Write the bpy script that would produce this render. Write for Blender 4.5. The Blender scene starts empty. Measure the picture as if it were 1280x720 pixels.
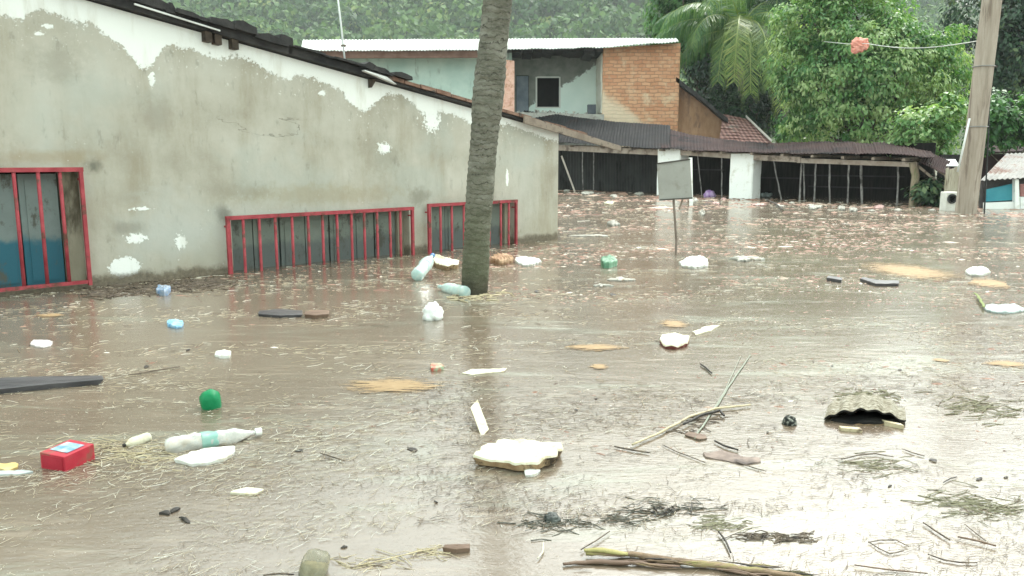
import bpy, math, random
import numpy as np
from mathutils import Vector, Matrix, noise as mnoise, Euler

random.seed(7)
rng = np.random.default_rng(11)
R = math.radians
scene = bpy.context.scene
COL = scene.collection

# ------------------------------------------------------------------ camera model
F = 1000.0
H = 1.2
PITCH = math.atan(160 / F)
CP, SP = math.cos(PITCH), math.sin(PITCH)


def ray(px, py):
    r = (px - 640) / F
    u = (360 - py) / F
    return Vector((r, CP + u * SP, -SP + u * CP))


def W(px, py, z=0.0):
    d = ray(px, py)
    t = (z - H) / d.z
    return Vector((d.x * t, d.y * t, z))


def D(px, py, Y):
    d = ray(px, py)
    t = Y / d.y
    return Vector((d.x * t, Y, H + d.z * t))


class Frame:
    """a vertical plane through two ground points: x along it, y away from the camera"""
    def __init__(s, A, B):
        s.A = Vector((A.x, A.y, 0))
        u = Vector((B.x - A.x, B.y - A.y, 0))
        s.L = u.length
        s.u = u.normalized()
        s.n = Vector((-s.u.y, s.u.x, 0))
        s.rot = math.atan2(s.u.y, s.u.x)

    def p(s, px, py, off=0.0):
        d = ray(px, py)
        dn = d.x * s.n.x + d.y * s.n.y
        t = (off + s.A.dot(s.n)) / dn
        q = Vector((d.x * t, d.y * t, 0)) - s.A
        return Vector((q.dot(s.u), off, H + d.z * t))

    def w(s, x, y, z):
        return s.A + s.u * x + s.n * y + Vector((0, 0, z))


# ------------------------------------------------------------------ object helpers
def tag(o, label=None, cat=None, group=None, kind=None):
    if label: o['label'] = label
    if cat: o['category'] = cat
    if group: o['group'] = group
    if kind: o['kind'] = kind
    return o


def empty(name, loc=(0, 0, 0), rot=(0, 0, 0)):
    o = bpy.data.objects.new(name, None)
    o.empty_display_size = 0.1
    o.location = loc
    o.rotation_euler = rot
    COL.objects.link(o)
    return o


def thing(name, label, cat, loc=(0, 0, 0), rot=(0, 0, 0), group=None, kind=None):
    return tag(empty(name, loc, rot), label, cat, group, kind)


class MB:
    def __init__(s):
        s.v = []; s.f = []; s.mi = []

    def add(s, vs, fs, mi=0):
        k = len(s.v)
        s.v += [tuple(v) for v in vs]
        s.f += [tuple(i + k for i in f) for f in fs]
        s.mi += [mi] * len(fs)
        return s

    def prism(s, pts, vec, mi=0):
        n = len(pts); vec = Vector(vec)
        vs = [Vector(p) for p in pts] + [Vector(p) + vec for p in pts]
        fs = [tuple(range(n))[::-1], tuple(range(n, 2 * n))]
        fs += [(i, (i + 1) % n, (i + 1) % n + n, i + n) for i in range(n)]
        return s.add(vs, fs, mi)

    def box(s, lo, hi, mi=0):
        x0, y0, z0 = lo; x1, y1, z1 = hi
        vs = [(x0, y0, z0), (x1, y0, z0), (x1, y1, z0), (x0, y1, z0), (x0, y0, z1), (x1, y0, z1), (x1, y1, z1), (x0, y1, z1)]
        return s.add(vs, [(0, 3, 2, 1), (4, 5, 6, 7), (0, 1, 5, 4), (1, 2, 6, 5), (2, 3, 7, 6), (3, 0, 4, 7)], mi)

    def tube(s, pts, rad, n=8, mi=0, wob=0.0, flat=1.0, cap=True):
        pts = [Vector(p) for p in pts]
        if not hasattr(rad, '__len__'): rad = [rad] * len(pts)
        vs = []; fs = []
        ref = None
        for i, p in enumerate(pts):
            t = (pts[min(i + 1, len(pts) - 1)] - pts[max(i - 1, 0)]).normalized()
            if ref is None:
                ref = Vector((0, 0, 1)) if abs(t.z) < 0.9 else Vector((1, 0, 0))
            a = t.cross(ref).normalized(); b = a.cross(t).normalized()
            ref = b
            for k in range(n):
                an = 2 * math.pi * k / n
                r = rad[i] * (1 + (random.uniform(-wob, wob) if wob else 0))
                vs.append(p + a * math.cos(an) * r + b * math.sin(an) * r * flat)
        for i in range(len(pts) - 1):
            for k in range(n):
                k2 = (k + 1) % n
                fs.append((i * n + k, i * n + k2, (i + 1) * n + k2, (i + 1) * n + k))
        if cap:
            fs.append(tuple(range(n))[::-1])
            fs.append(tuple((len(pts) - 1) * n + k for k in range(n)))
        return s.add(vs, fs, mi)

    def lathe(s, prof, n=20, axis='x', fn=None, mi=0):
        """prof: list of (t, r); fn(point, i, k) -> point"""
        vs = []; fs = []
        for i, (t, r) in enumerate(prof):
            for k in range(n):
                a = 2 * math.pi * k / n
                p = Vector((t, r * math.cos(a), r * math.sin(a))) if axis == 'x' else Vector((r * math.cos(a), r * math.sin(a), t))
                if fn: p = fn(p)
                vs.append(p)
        for i in range(len(prof) - 1):
            for k in range(n):
                k2 = (k + 1) % n
                q = (i * n + k, i * n + k2, (i + 1) * n + k2, (i + 1) * n + k)
                fs.append(q if axis == 'z' else q[::-1])
        fs.append(tuple(range(n)) if axis == 'x' else tuple(range(n))[::-1])
        e = tuple((len(prof) - 1) * n + k for k in range(n))
        fs.append(e[::-1] if axis == 'x' else e)
        return s.add(vs, fs, mi)

    def build(s, name, mats, parent=None, smooth=False, world=True, loc=None):
        """verts in world coordinates unless world=False (already local to parent)"""
        me = bpy.data.meshes.new(name)
        vs = s.v
        inv = None
        if world:
            if parent is not None:
                top = parent
                while top.parent: top = top.parent
                M = Matrix.LocRotScale(top.location, top.rotation_euler, None)
                inv = M.inverted()
            elif loc is not None:
                inv = Matrix.Translation(Vector(loc)).inverted()
        if inv is not None:
            vs = [tuple(inv @ Vector(v)) for v in vs]
        me.from_pydata(vs, [], s.f)
        if not isinstance(mats, (list, tuple)): mats = [mats]
        for m in mats: me.materials.append(m)
        if len(mats) > 1: me.polygons.foreach_set('material_index', s.mi)
        if smooth: me.polygons.foreach_set('use_smooth', [True] * len(me.polygons))
        me.update()
        o = bpy.data.objects.new(name, me)
        COL.objects.link(o)
        if parent is not None: o.parent = parent
        elif loc is not None: o.location = loc
        return o


def np_obj(name, V, Fc, mat, parent=None, tint=None, smooth=False):
    V = np.asarray(V, np.float32).reshape(-1, 3); Fc = np.asarray(Fc, np.int32)
    k = Fc.shape[1]
    me = bpy.data.meshes.new(name)
    me.vertices.add(len(V)); me.vertices.foreach_set('co', V.ravel())
    me.loops.add(Fc.size); me.loops.foreach_set('vertex_index', Fc.ravel())
    me.polygons.add(len(Fc)); me.polygons.foreach_set('loop_start', np.arange(0, Fc.size, k, dtype=np.int32))
    me.update(calc_edges=True)
    if tint is not None:
        a = me.attributes.new('tint', 'FLOAT', 'POINT')
        a.data.foreach_set('value', np.asarray(tint, np.float32))
    if smooth: me.polygons.foreach_set('use_smooth', np.ones(len(Fc), bool))
    me.materials.append(mat)
    o = bpy.data.objects.new(name, me)
    COL.objects.link(o)
    if parent is not None: o.parent = parent
    return o


def norm(a):
    return a / (np.linalg.norm(a, axis=-1, keepdims=True) + 1e-9)


def leaf_quads(C, Nn, size, aspect=0.55, tdir=None, bend=0.25):
    """pointed leaves as two-triangle kites folded a little along the midrib: 4 verts each"""
    n = len(C)
    t = norm(np.cross(Nn, rng.normal(size=(n, 3)))) if tdir is None else norm(tdir)
    b = norm(np.cross(Nn, t))
    s = size[:, None]
    V = np.empty((n, 4, 3))
    V[:, 0] = C - t * s * 0.5
    V[:, 1] = C + b * s * aspect * 0.5 - Nn * s * bend * 0.2
    V[:, 2] = C + t * s * 0.5 - Nn * s * bend
    V[:, 3] = C - b * s * aspect * 0.5 - Nn * s * bend * 0.2
    return V.reshape(-1, 3), np.arange(n * 4).reshape(n, 4)


# ------------------------------------------------------------------ material helpers
class NT:
    def __init__(s, name, rough=0.8, spec=0.5):
        s.m = bpy.data.materials.new(name)
        s.m.use_nodes = True
        s.t = s.m.node_tree
        s.b = s.t.nodes['Principled BSDF']
        s.out = s.t.nodes['Material Output']
        s.b.inputs['Roughness'].default_value = rough
        s.b.inputs['Specular IOR Level'].default_value = spec
        s.tc = s.t.nodes.new('ShaderNodeTexCoord')
        s.obj = s.tc.outputs['Object']

    def node(s, t): return s.t.nodes.new(t)

    def put(s, sock, v):
        if isinstance(v, bpy.types.NodeSocket): s.t.links.new(v, sock)
        elif isinstance(v, (tuple, list)) and len(v) == 3 and sock.type == 'RGBA': sock.default_value = (*v, 1)
        else: sock.default_value = v

    def set(s, name, v): s.put(s.b.inputs[name], v)

    def mapping(s, scale=(1, 1, 1), rot=(0, 0, 0), vec=None):
        n = s.node('ShaderNodeMapping')
        s.put(n.inputs[0], vec or s.obj)
        n.inputs['Scale'].default_value = scale
        n.inputs['Rotation'].default_value = rot
        return n.outputs[0]

    def noise(s, scale, detail=4, rough=0.55, vec=None, dist=0.0, color=False):
        n = s.node('ShaderNodeTexNoise')
        s.put(n.inputs['Vector'], vec or s.obj)
        n.inputs['Scale'].default_value = scale
        n.inputs['Detail'].default_value = detail
        n.inputs['Roughness'].default_value = rough
        n.inputs['Distortion'].default_value = dist
        return n.outputs['Color' if color else 'Fac']

    def voronoi(s, scale, vec=None, feature='F1', out='Distance', rand=1.0):
        n = s.node('ShaderNodeTexVoronoi'); n.feature = feature
        s.put(n.inputs['Vector'], vec or s.obj)
        n.inputs['Scale'].default_value = scale
        n.inputs['Randomness'].default_value = rand
        return n.outputs[out]

    def ramp(s, fac, stops, interp='LINEAR'):
        n = s.node('ShaderNodeValToRGB')
        cr = n.color_ramp; cr.interpolation = interp
        while len(cr.elements) < len(stops): cr.elements.new(0.5)
        for e, (p, c) in zip(cr.elements, stops):
            e.position = p
            e.color = (*c, 1) if isinstance(c, (tuple, list)) else (c, c, c, 1)
        s.put(n.inputs[0], fac)
        return n.outputs[0]

    def mix(s, fac, a, b, blend='MIX'):
        n = s.node('ShaderNodeMix'); n.data_type = 'RGBA'; n.blend_type = blend
        s.put(n.inputs[0], fac); s.put(n.inputs[6], a); s.put(n.inputs[7], b)
        return n.outputs[2]

    def math(s, op, a, b=0.0, c=0.0, clamp=False):
        n = s.node('ShaderNodeMath'); n.operation = op; n.use_clamp = clamp
        s.put(n.inputs[0], a); s.put(n.inputs[1], b)
        if op in ('SMOOTHSTEP', 'MULTIPLY_ADD'): s.put(n.inputs[2], c)
        return n.outputs[0]

    def step(s, v, lo, hi):
        n = s.node('ShaderNodeMapRange'); n.interpolation_type = 'SMOOTHSTEP'
        s.put(n.inputs['Value'], v)
        s.put(n.inputs['From Min'], lo); s.put(n.inputs['From Max'], hi)
        return n.outputs[0]

    def xyz(s, vec=None):
        n = s.node('ShaderNodeSeparateXYZ'); s.put(n.inputs[0], vec or s.obj)
        return n.outputs

    def attr(s, name):
        n = s.node('ShaderNodeAttribute'); n.attribute_name = name
        return n.outputs['Fac']

    def bump(s, h, strength=0.3, dist=0.01, prev=None):
        n = s.node('ShaderNodeBump')
        n.inputs['Strength'].default_value = strength
        n.inputs['Distance'].default_value = dist
        s.put(n.inputs['Height'], h)
        if prev is not None: s.put(n.inputs['Normal'], prev)
        s.put(s.b.inputs['Normal'], n.outputs[0])
        return n.outputs[0]


def basic(name, c1, c2, scale=8, rough=0.8, spec=0.3, bs=40, bump=0.3, bd=0.005, stretch=(1, 1, 1), lo=0.35, hi=0.65, dirt=None, dirt_scale=5):
    m = NT(name, rough, spec)
    v = m.mapping(stretch)
    c = m.ramp(m.noise(scale, 5, 0.6, v), [(lo, c1), (hi, c2)])
    if dirt:
        c = m.mix(m.step(m.noise(dirt_scale, 6, 0.65, v), 0.52, 0.66), c, dirt)
    m.set('Base Color', c)
    if bump: m.bump(m.noise(bs, 4, 0.6, v), bump, bd)
    return m.m


def leafmat(name, stops, rough=0.45, trans=0.3, spec=0.4):
    m = NT(name, rough, spec)
    c = m.ramp(m.attr('tint'), stops)
    m.set('Base Color', c)
    tr = m.node('ShaderNodeBsdfTranslucent')
    m.put(tr.inputs[0], m.mix(1.0, c, (1.0, 1.1, 0.5), 'MULTIPLY'))
    mx = m.node('ShaderNodeMixShader'); mx.inputs[0].default_value = trans
    m.t.links.new(m.b.outputs[0], mx.inputs[1]); m.t.links.new(tr.outputs[0], mx.inputs[2])
    m.t.links.new(mx.outputs[0], m.out.inputs['Surface'])
    return m.m


def tintmat(name, stops, rough=0.7, spec=0.3):
    m = NT(name, rough, spec)
    m.set('Base Color', m.ramp(m.attr('tint'), stops))
    return m.m


def corrugated(name, c1, c2, rust, amt=0.5, rough=0.85):
    m = NT(name, rough, 0.15)
    v = m.mapping((1, 1, 0.35))
    c = m.ramp(m.noise(2.2, 6, 0.65, v), [(0.3, c1), (0.7, c2)])
    c = m.mix(m.step(m.noise(1.1, 7, 0.7, v), amt, amt + 0.12), c, rust)
    m.set('Base Color', c)
    m.bump(m.noise(25, 4), 0.2, 0.01)
    return m.m


# ------------------------------------------------------------------ camera, light, world
cam = bpy.data.cameras.new('camera')
camo = bpy.data.objects.new('camera', cam)
COL.objects.link(camo)
camo.location = (0, 0, H)
camo.rotation_euler = (R(90) - PITCH, 0, 0)
cam.sensor_width = 36
cam.lens = F / 1280 * 36
cam.clip_start = 0.05
cam.clip_end = 3000
scene.camera = camo

SUN_EL, SUN_AZ = R(52), R(28)       # azimuth clockwise from +Y: ahead and to the right, behind cloud
w = bpy.data.worlds.new('World')
scene.world = w
w.use_nodes = True
wt = w.node_tree
bg = wt.nodes['Background']
sky = wt.nodes.new('ShaderNodeTexSky')
sky.sky_type = 'NISHITA'
sky.sun_disc = False
sky.sun_elevation = SUN_EL
sky.sun_rotation = SUN_AZ
sky.air_density = 1.0
sky.dust_density = 6.0
sky.ozone_density = 1.0
hs = wt.nodes.new('ShaderNodeHueSaturation')
hs.inputs['Saturation'].default_value = 0.22
wt.links.new(sky.outputs[0], hs.inputs['Color'])
# overcast: an even grey-white cloud layer over most of the clear-sky gradient
mx = wt.nodes.new('ShaderNodeMix'); mx.data_type = 'RGBA'
mx.inputs[0].default_value = 0.35
mx.inputs[7].default_value = (8.7, 10.8, 9.5, 1)
wt.links.new(hs.outputs[0], mx.inputs[6])
wt.links.new(mx.outputs[2], bg.inputs[0])
bg.inputs[1].default_value = 0.14

sun = bpy.data.lights.new('sun', 'SUN')
sun.energy = 0.6
sun.angle = R(22)
sun.color = (1.0, 0.96, 0.9)
suno = bpy.data.objects.new('sun', sun)
COL.objects.link(suno)
sd = Vector((math.sin(SUN_AZ) * math.cos(SUN_EL), math.cos(SUN_AZ) * math.cos(SUN_EL), math.sin(SUN_EL)))
suno.rotation_euler = sd.to_track_quat('Z', 'Y').to_euler()
suno.location = (5, -10, 30)

scene.view_settings.view_transform = 'Standard'
scene.view_settings.look = 'None'
scene.view_settings.exposure = 1.5
scene.view_settings.gamma = 1
scene.cycles.use_denoising = True
scene.cycles.max_bounces = 8
scene.cycles.volume_bounces = 1
scene.cycles.use_adaptive_sampling = True
scene.cycles.adaptive_threshold = 0.02

# ------------------------------------------------------------------ haze
hz = NT('haze_air')
hz.t.nodes.remove(hz.b)
pv = hz.node('ShaderNodeVolumePrincipled')
pv.inputs['Density'].default_value = 0.0004
pv.inputs['Color'].default_value = (0.9, 0.95, 0.98, 1)
hz.t.links.new(pv.outputs[0], hz.out.inputs['Volume'])
tag(MB().box((-620, -25, -1.0), (620, 860, 180)).build('haze', hz.m), kind='stuff')

# ------------------------------------------------------------------ water
wm = NT('flood_water', 0.1, 0.5)
wv = wm.mapping((0.8, 1.25, 1), (0, 0, R(6)))
big = wm.noise(0.45, 5, 0.6, wv)
c = wm.ramp(big, [(0.3, (0.112, 0.080, 0.056)), (0.55, (0.155, 0.118, 0.085)), (0.75, (0.200, 0.165, 0.122))])
# silt streaks and a thin skin of fine dust on the surface
st = wm.mapping((1.2, 7, 1), (0, 0, R(9)))
skin = wm.step(wm.noise(1.6, 7, 0.68, st), 0.52, 0.70)
c = wm.mix(wm.math('MULTIPLY', skin, 0.5), c, (0.28, 0.225, 0.165))
sw1 = wm.step(wm.noise(0.8, 8, 0.7, wm.mapping((0.6, 2.6, 1), (0, 0, R(14))), 1.2), 0.50, 0.68)
c = wm.mix(wm.math('MULTIPLY', sw1, 0.55), c, (0.235, 0.245, 0.190))
sp1 = wm.step(wm.noise(55, 3, 0.6, wm.mapping((1, 2.4, 1), (0, 0, R(-8)))), 0.64, 0.70)
sp2 = wm.step(wm.noise(22, 4, 0.7, wm.mapping((1, 3.5, 1), (0, 0, R(12)))), 0.645, 0.70)
spk = wm.math('MAXIMUM', sp1, sp2)
patch = wm.step(wm.noise(0.9, 5, 0.6), 0.38, 0.6)
spk = wm.math('MULTIPLY', spk, patch)
c = wm.mix(wm.math('MULTIPLY', spk, 0.8), c, (0.44, 0.36, 0.26))
wm.set('Base Color', c)
wm.set('Roughness', wm.math('ADD', wm.math('MULTIPLY_ADD', sw1, 0.06, wm.math('MULTIPLY', skin, 0.10)), wm.math('MULTIPLY_ADD', spk, 0.4, 0.15)))
wm.b.inputs['IOR'].default_value = 1.92
wb = wm.bump(wm.noise(2.2, 2, 0.5, wv), 0.2, 0.012)
wb = wm.bump(wm.noise(9, 3, 0.55, wm.mapping((0.7, 1.5, 1), (0, 0, R(10)))), 0.3, 0.006, wb)
wb = wm.bump(wm.noise(34, 3, 0.6, wm.mapping((0.8, 1.6, 1), (0, 0, R(-12)))), 0.5, 0.0028, wb)
wb = wm.bump(wm.noise(95, 2, 0.6, wm.mapping((0.6, 1.8, 1), (0, 0, R(5)))), 0.4, 0.0011, wb)
wm.bump(spk, 0.5, 0.003, wb)
tag(MB().add([(-600, -20, 0), (600, -20, 0), (600, 840, 0), (-600, 840, 0)], [(0, 1, 2, 3)]).build('flood_water', wm.m), kind='structure')

# ------------------------------------------------------------------ hills
def hill_h(x, y):
    x *= .5; y *= .5
    crest = 62 + 7 * math.sin(x * 0.02 + 0.7) + 4 * math.sin(x * 0.051)
    fall = 1 / (1 + math.exp((x - 105) / 16.0))
    crest = crest * (0.35 + 0.65 * fall)
    t = min(max((y - 80) / 155.0, 0), 1)
    t = t * t * (3 - 2 * t)
    return 2 * (crest * t + 5 * mnoise.noise((x * 0.02, y * 0.02, 1.3)) * t) - 0.5


gm = basic('hill_soil', (0.035, 0.055, 0.022), (0.06, 0.08, 0.035), 0.2, 0.95, 0.1, 0.8, 0.4, 0.5)
nx, ny = 90, 60
V = []
for j in range(ny):
    for i in range(nx):
        x = -420 + 940 * i / (nx - 1); y = 150 + 400 * j / (ny - 1)
        V.append((x, y, hill_h(x, y)))
Fq = [(j * nx + i, j * nx + i + 1, (j + 1) * nx + i + 1, (j + 1) * nx + i) for j in range(ny - 1) for i in range(nx - 1)]
tag(np_obj('wooded_hill', V, Fq, gm, smooth=True), kind='structure')


def far_h(x, y):
    t = min(max((y - 580) / 150.0, 0), 1)
    return (138 + 10 * math.sin(x * 0.016 + 1.0) + 6 * mnoise.noise((x * 0.02, y * 0.02, 4))) * t * t * (3 - 2 * t) - 0.5


V = []
for j in range(40):
    for i in range(90):
        x = -100 + 690 * i / 89; y = 575 + 240 * j / 39
        V.append((x, y, far_h(x, y) + 3.0 * mnoise.noise((x * 0.13, y * 0.13, 0))))
Fq = [(j * 90 + i, j * 90 + i + 1, (j + 1) * 90 + i + 1, (j + 1) * 90 + i) for j in range(39) for i in range(89)]
tag(np_obj('far_ridge', V, Fq, gm, smooth=True), kind='structure')

forest_mat = leafmat('forest_leaf', [(0.0, (0.030, 0.072, 0.026)), (0.45, (0.080, 0.155, 0.052)), (0.8, (0.16, 0.25, 0.085)), (1.0, (0.26, 0.30, 0.12))], 0.6, 0.25, 0.2)


def forest(n, x0, x1, y0, y1, rr, k, hfun, sz, name, lab):
    Y = y0 + (y1 - y0) * rng.uniform(0, 1, n) ** 0.8; X = Y * rng.uniform(x0, x1, n)
    Rr = rng.uniform(rr[0], rr[1], n) * rng.choice([0.75, 1, 1, 1.3], n)
    Z = np.array([hfun(a, b) for a, b in zip(X, Y)]) + Rr * rng.uniform(0.5, 1.3, n)
    C = np.stack([X, Y, Z], 1)
    d = rng.normal(size=(n, k, 3)); d[:, :, 2] = np.abs(d[:, :, 2]) * 1.0 - 0.25
    d = norm(d)
    lump = 1 + 0.22 * np.sin(d[:, :, 0:1] * 5 + rng.uniform(0, 6, (n, 1, 1))) * np.sin(d[:, :, 2:3] * 6 + rng.uniform(0, 6, (n, 1, 1)))
    P = C[:, None, :] + d * (Rr[:, None, None] * lump * rng.uniform(0.75, 1.08, (n, k, 1))) * np.array([1, 1, 0.95])
    Nn = norm(d + rng.normal(scale=0.5, size=d.shape))
    S = rng.uniform(sz[0], sz[1], n * k)
    ti = np.clip(rng.normal(0.42, 0.2, (n, 1)) + rng.normal(0, 0.14, (n, k)), 0, 1).ravel()
    V, Fc = leaf_quads(P.reshape(-1, 3), Nn.reshape(-1, 3), S, 0.8)
    o = np_obj(name, V, Fc, forest_mat, tint=np.repeat(ti, 4))
    return tag(o, lab, 'forest', kind='stuff')


forest(4200, -.50, .52, 205, 485, (3.0, 6.0), 62, hill_h, (1.2, 2.6), 'hillside_forest', 'hazy green forest covering the steep hillside behind the houses')
forest(900, .25, .68, 600, 735, (6, 11), 45, far_h, (3, 5.5), 'ridge_forest', 'far bluish forested ridge seen through the gap between trees')

# ------------------------------------------------------------------ flooded house on the left
HF = Frame(W(0, 371), W(697, 299))
L = HF.L
TA, TB = 2.79, -0.160               # roofline: z = TA + TB * x in the wall's own frame


def top(x): return TA + TB * x


pm = NT('weathered_plaster', 0.9, 0.2)
o_ = pm.xyz()
X, Z = o_[0], o_[2]
depth = pm.math('SUBTRACT', pm.math('MULTIPLY_ADD', X, TB, TA), Z)       # metres below the roof line
vst = pm.mapping((1.0, 1.0, 0.22))
g = pm.ramp(pm.noise(1.3, 6, 0.62), [(0.28, (0.33, 0.300, 0.240)), (0.5, (0.46, 0.430, 0.365)), (0.72, (0.55, 0.525, 0.465))])
g = pm.mix(pm.math('MULTIPLY', pm.step(pm.noise(2.6, 6, 0.65, vst), 0.45, 0.72), 0.6), g, (0.30, 0.255, 0.18))
g = pm.mix(pm.math('MULTIPLY', pm.step(pm.noise(0.7, 4, 0.6), 0.48, 0.62), 0.5), g, (0.42, 0.44, 0.40))
g = pm.mix(pm.math('MULTIPLY', pm.step(pm.noise(5.5, 6, 0.7, pm.mapping((1.6, 1, 0.7))), 0.56, 0.70), 0.5), g, (0.21, 0.20, 0.165))
g = pm.mix(pm.math('MULTIPLY', pm.step(pm.noise(14, 5, 0.7, pm.mapping((2.4, 1, 0.10))), 0.55, 0.75), 0.22), g, (0.55, 0.54, 0.50))
g = pm.mix(pm.math('MULTIPLY', pm.step(pm.noise(38, 6, 0.75), 0.52, 0.72), 0.35), g, (0.52, 0.50, 0.45))


def soft(px, py, wpx, hpx):
    q = HF.p(px, py); q2 = HF.p(px + wpx / 2, py); q3 = HF.p(px, py - hpx / 2)
    dx = pm.math('DIVIDE', pm.math('SUBTRACT', X, q.x), q2.x - q.x)
    dz = pm.math('DIVIDE', pm.math('SUBTRACT', Z, q.z), q3.z - q.z)
    r = pm.math('SQRT', pm.math('ADD', pm.math('MULTIPLY', dx, dx), pm.math('MULTIPLY', dz, dz)))
    r = pm.math('ADD', r, pm.math('MULTIPLY', pm.math('SUBTRACT', pm.noise(5, 7, 0.7), 0.5), 2.4))
    return pm.math('SUBTRACT', 1.0, pm.step(r, 0.2, 1.15))


for (a_, b_, c_, d_, k_, col_) in [(70, 80, 90, 60, .40, (.22, .205, .16)), (195, 145, 60, 70, .38, (.24, .21, .16)), (116, 208, 26, 26, .75, (.12, .12, .095)), (279, 268, 24, 26, .75, (.13, .125, .10)),
                                   (400, 244, 250, 34, .55, (.34, .29, .195)), (60, 196, 150, 22, .55, (.33, .27, .175)), (215, 285, 150, 120, .45, (.47, .48, .45)), (160, 285, 60, 20, .5, (.22, .205, .165)), (480, 195, 60, 60, .40, (.27, .25, .19)),
                                   (300, 238, 90, 30, .4, (.27, .25, .19)), (525, 245, 30, 30, .6, (.20, .185, .14)), (660, 220, 40, 120, .3, (.46, .46, .42)), (30, 140, 60, 90, .4, (.47, .46, .40))]:
    g = pm.mix(pm.math('MULTIPLY', soft(a_, b_, c_, d_), k_), g, col_)
# faint trowel ledges and hairline cracks
ck = pm.noise(1.2, 6, 0.6, pm.mapping((0.5, 1, 1.6)), 0.6)
crack = pm.math('SUBTRACT', 1.0, pm.step(pm.math('ABSOLUTE', pm.math('SUBTRACT', ck, 0.5)), 0.0, 0.006))
cx_ = HF.p(330, 160)
cdx = pm.math('DIVIDE', pm.math('SUBTRACT', X, cx_.x), 0.75); cdz = pm.math('DIVIDE', pm.math('SUBTRACT', Z, cx_.z), 0.16)
crack = pm.math('MULTIPLY', crack, pm.math('SUBTRACT', 1.0, pm.step(pm.math('ADD', pm.math('MULTIPLY', cdx, cdx), pm.math('MULTIPLY', cdz, cdz)), 0.5, 1.2)))
g = pm.mix(pm.math('MULTIPLY', crack, 0.6), g, (0.13, 0.125, 0.10))
# whitewash left under the eave: its lower edge dips and rises as flakes of grey render fell away
pts = [(15, 22), (40, 17), (62, 14), (85, 27), (110, 30), (130, 42), (150, 56), (168, 76), (180, 84), (195, 74), (212, 58), (235, 60), (262, 71), (300, 72), (330, 86),
       (350, 97), (380, 96), (408, 104), (430, 118), (452, 138), (464, 133), (478, 121), (495, 118), (515, 128), (532, 142), (558, 141), (585, 152), (640, 158), (700, 178)]
cr = []
for a, b in pts:
    q = HF.p(a, b)
    cr.append(((q.x + 0.5) / 8.5, max(0.03, top(q.x) - q.z)))
n = pm.node('ShaderNodeFloatCurve')
cv = n.mapping.curves[0]
cr.sort()
cv.points[0].location = (0, cr[0][1]); cv.points[1].location = (1, 0.05)
for a, b in cr: cv.points.new(a, b)
n.mapping.update()
pm.put(n.inputs['Value'], pm.math('DIVIDE', pm.math('ADD', X, 0.5), 8.5))
thr = n.outputs[0]
edge = pm.math('ADD', pm.math('MULTIPLY', pm.math('SUBTRACT', pm.noise(7, 8, 0.75), 0.5), 0.24), pm.math('MULTIPLY', pm.math('SUBTRACT', pm.noise(30, 7, 0.8), 0.5), 0.30))
sdist = pm.math('ADD', pm.math('SUBTRACT', depth, thr), edge)
band = pm.math('SUBTRACT', 1.0, pm.step(sdist, -0.005, 0.005))
# loose flakes of whitewash below the edge and a few larger patches
fl = pm.step(pm.noise(20, 7, 0.75), 0.60, 0.62)
near = pm.math('SUBTRACT', 1.0, pm.step(sdist, 0.02, 0.42))
spots = pm.math('MULTIPLY', fl, near)
fl2 = pm.step(pm.noise(24, 7, 0.75), 0.645, 0.66)
spots = pm.math('MAXIMUM', spots, pm.math('MULTIPLY', fl2, pm.step(pm.noise(0.9, 3), 0.48, 0.56)))


def blob(px, py, wpx, hpx, amp=0.55):
    q = HF.p(px, py); q2 = HF.p(px + wpx / 2, py); q3 = HF.p(px, py - hpx / 2)
    rx = q2.x - q.x; rz = q3.z - q.z
    dx = pm.math('DIVIDE', pm.math('SUBTRACT', X, q.x), rx)
    dz = pm.math('DIVIDE', pm.math('SUBTRACT', Z, q.z), rz)
    r = pm.math('SQRT', pm.math('ADD', pm.math('MULTIPLY', dx, dx), pm.math('MULTIPLY', dz, dz)))
    r = pm.math('ADD', r, pm.math('MULTIPLY', pm.math('SUBTRACT', pm.noise(24, 7, 0.75), 0.5), amp * 4.5))
    return pm.math('SUBTRACT', 1.0, pm.step(r, 0.86, 0.92))


for b in [(156, 334, 44, 28, 0.4), (170, 298, 28, 13, 0.8), (226, 302, 14, 20, 0.9), (175, 261, 26, 5, 1.2), (60, 33, 15, 6, 0.9), (48, 42, 14, 5, 0.9),
          (190, 98, 9, 22, 0.9), (403, 116, 9, 8, 0.7), (480, 185, 18, 14, 1.0), (540, 150, 22, 30, 1.0), (634, 222, 4, 24, 0.4)]:
    spots = pm.math('MAXIMUM', spots, blob(*b))
white = pm.math('MAXIMUM', band, spots)
wcol = pm.mix(pm.step(pm.noise(5, 5, 0.65, vst), 0.5, 0.75), (0.86, 0.86, 0.83), (0.70, 0.68, 0.62))
# damp, silted, mossy foot of the wall
wet = pm.math('SUBTRACT', 1.0, pm.step(pm.math('ADD', Z, pm.math('MULTIPLY', pm.math('SUBTRACT', pm.noise(6, 6, 0.7), 0.5), 0.22)), 0.05, 0.13))
wet2 = pm.math('SUBTRACT', 1.0, pm.step(pm.math('ADD', Z, pm.math('MULTIPLY', pm.math('SUBTRACT', pm.noise(2, 6, 0.7), 0.5), 0.5)), 0.1, 0.5))
col = pm.mix(pm.math('MULTIPLY', wet2, 0.35), g, (0.32, 0.27, 0.19))
col = pm.mix(white, col, wcol)
col = pm.mix(pm.math('MULTIPLY', wet, 0.85), col, pm.ramp(pm.noise(30, 5, 0.7), [(0.35, (0.07, 0.055, 0.04)), (0.65, (0.19, 0.15, 0.105))]))
pm.set('Base Color', col)
hgt = pm.math('ADD', pm.math('MULTIPLY', white, 0.5), pm.math('ADD', pm.math('MULTIPLY', pm.noise(20, 6, 0.65), 0.5), pm.math('MULTIPLY', crack, -0.5)))
pm.bump(hgt, 0.55, 0.012)

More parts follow.
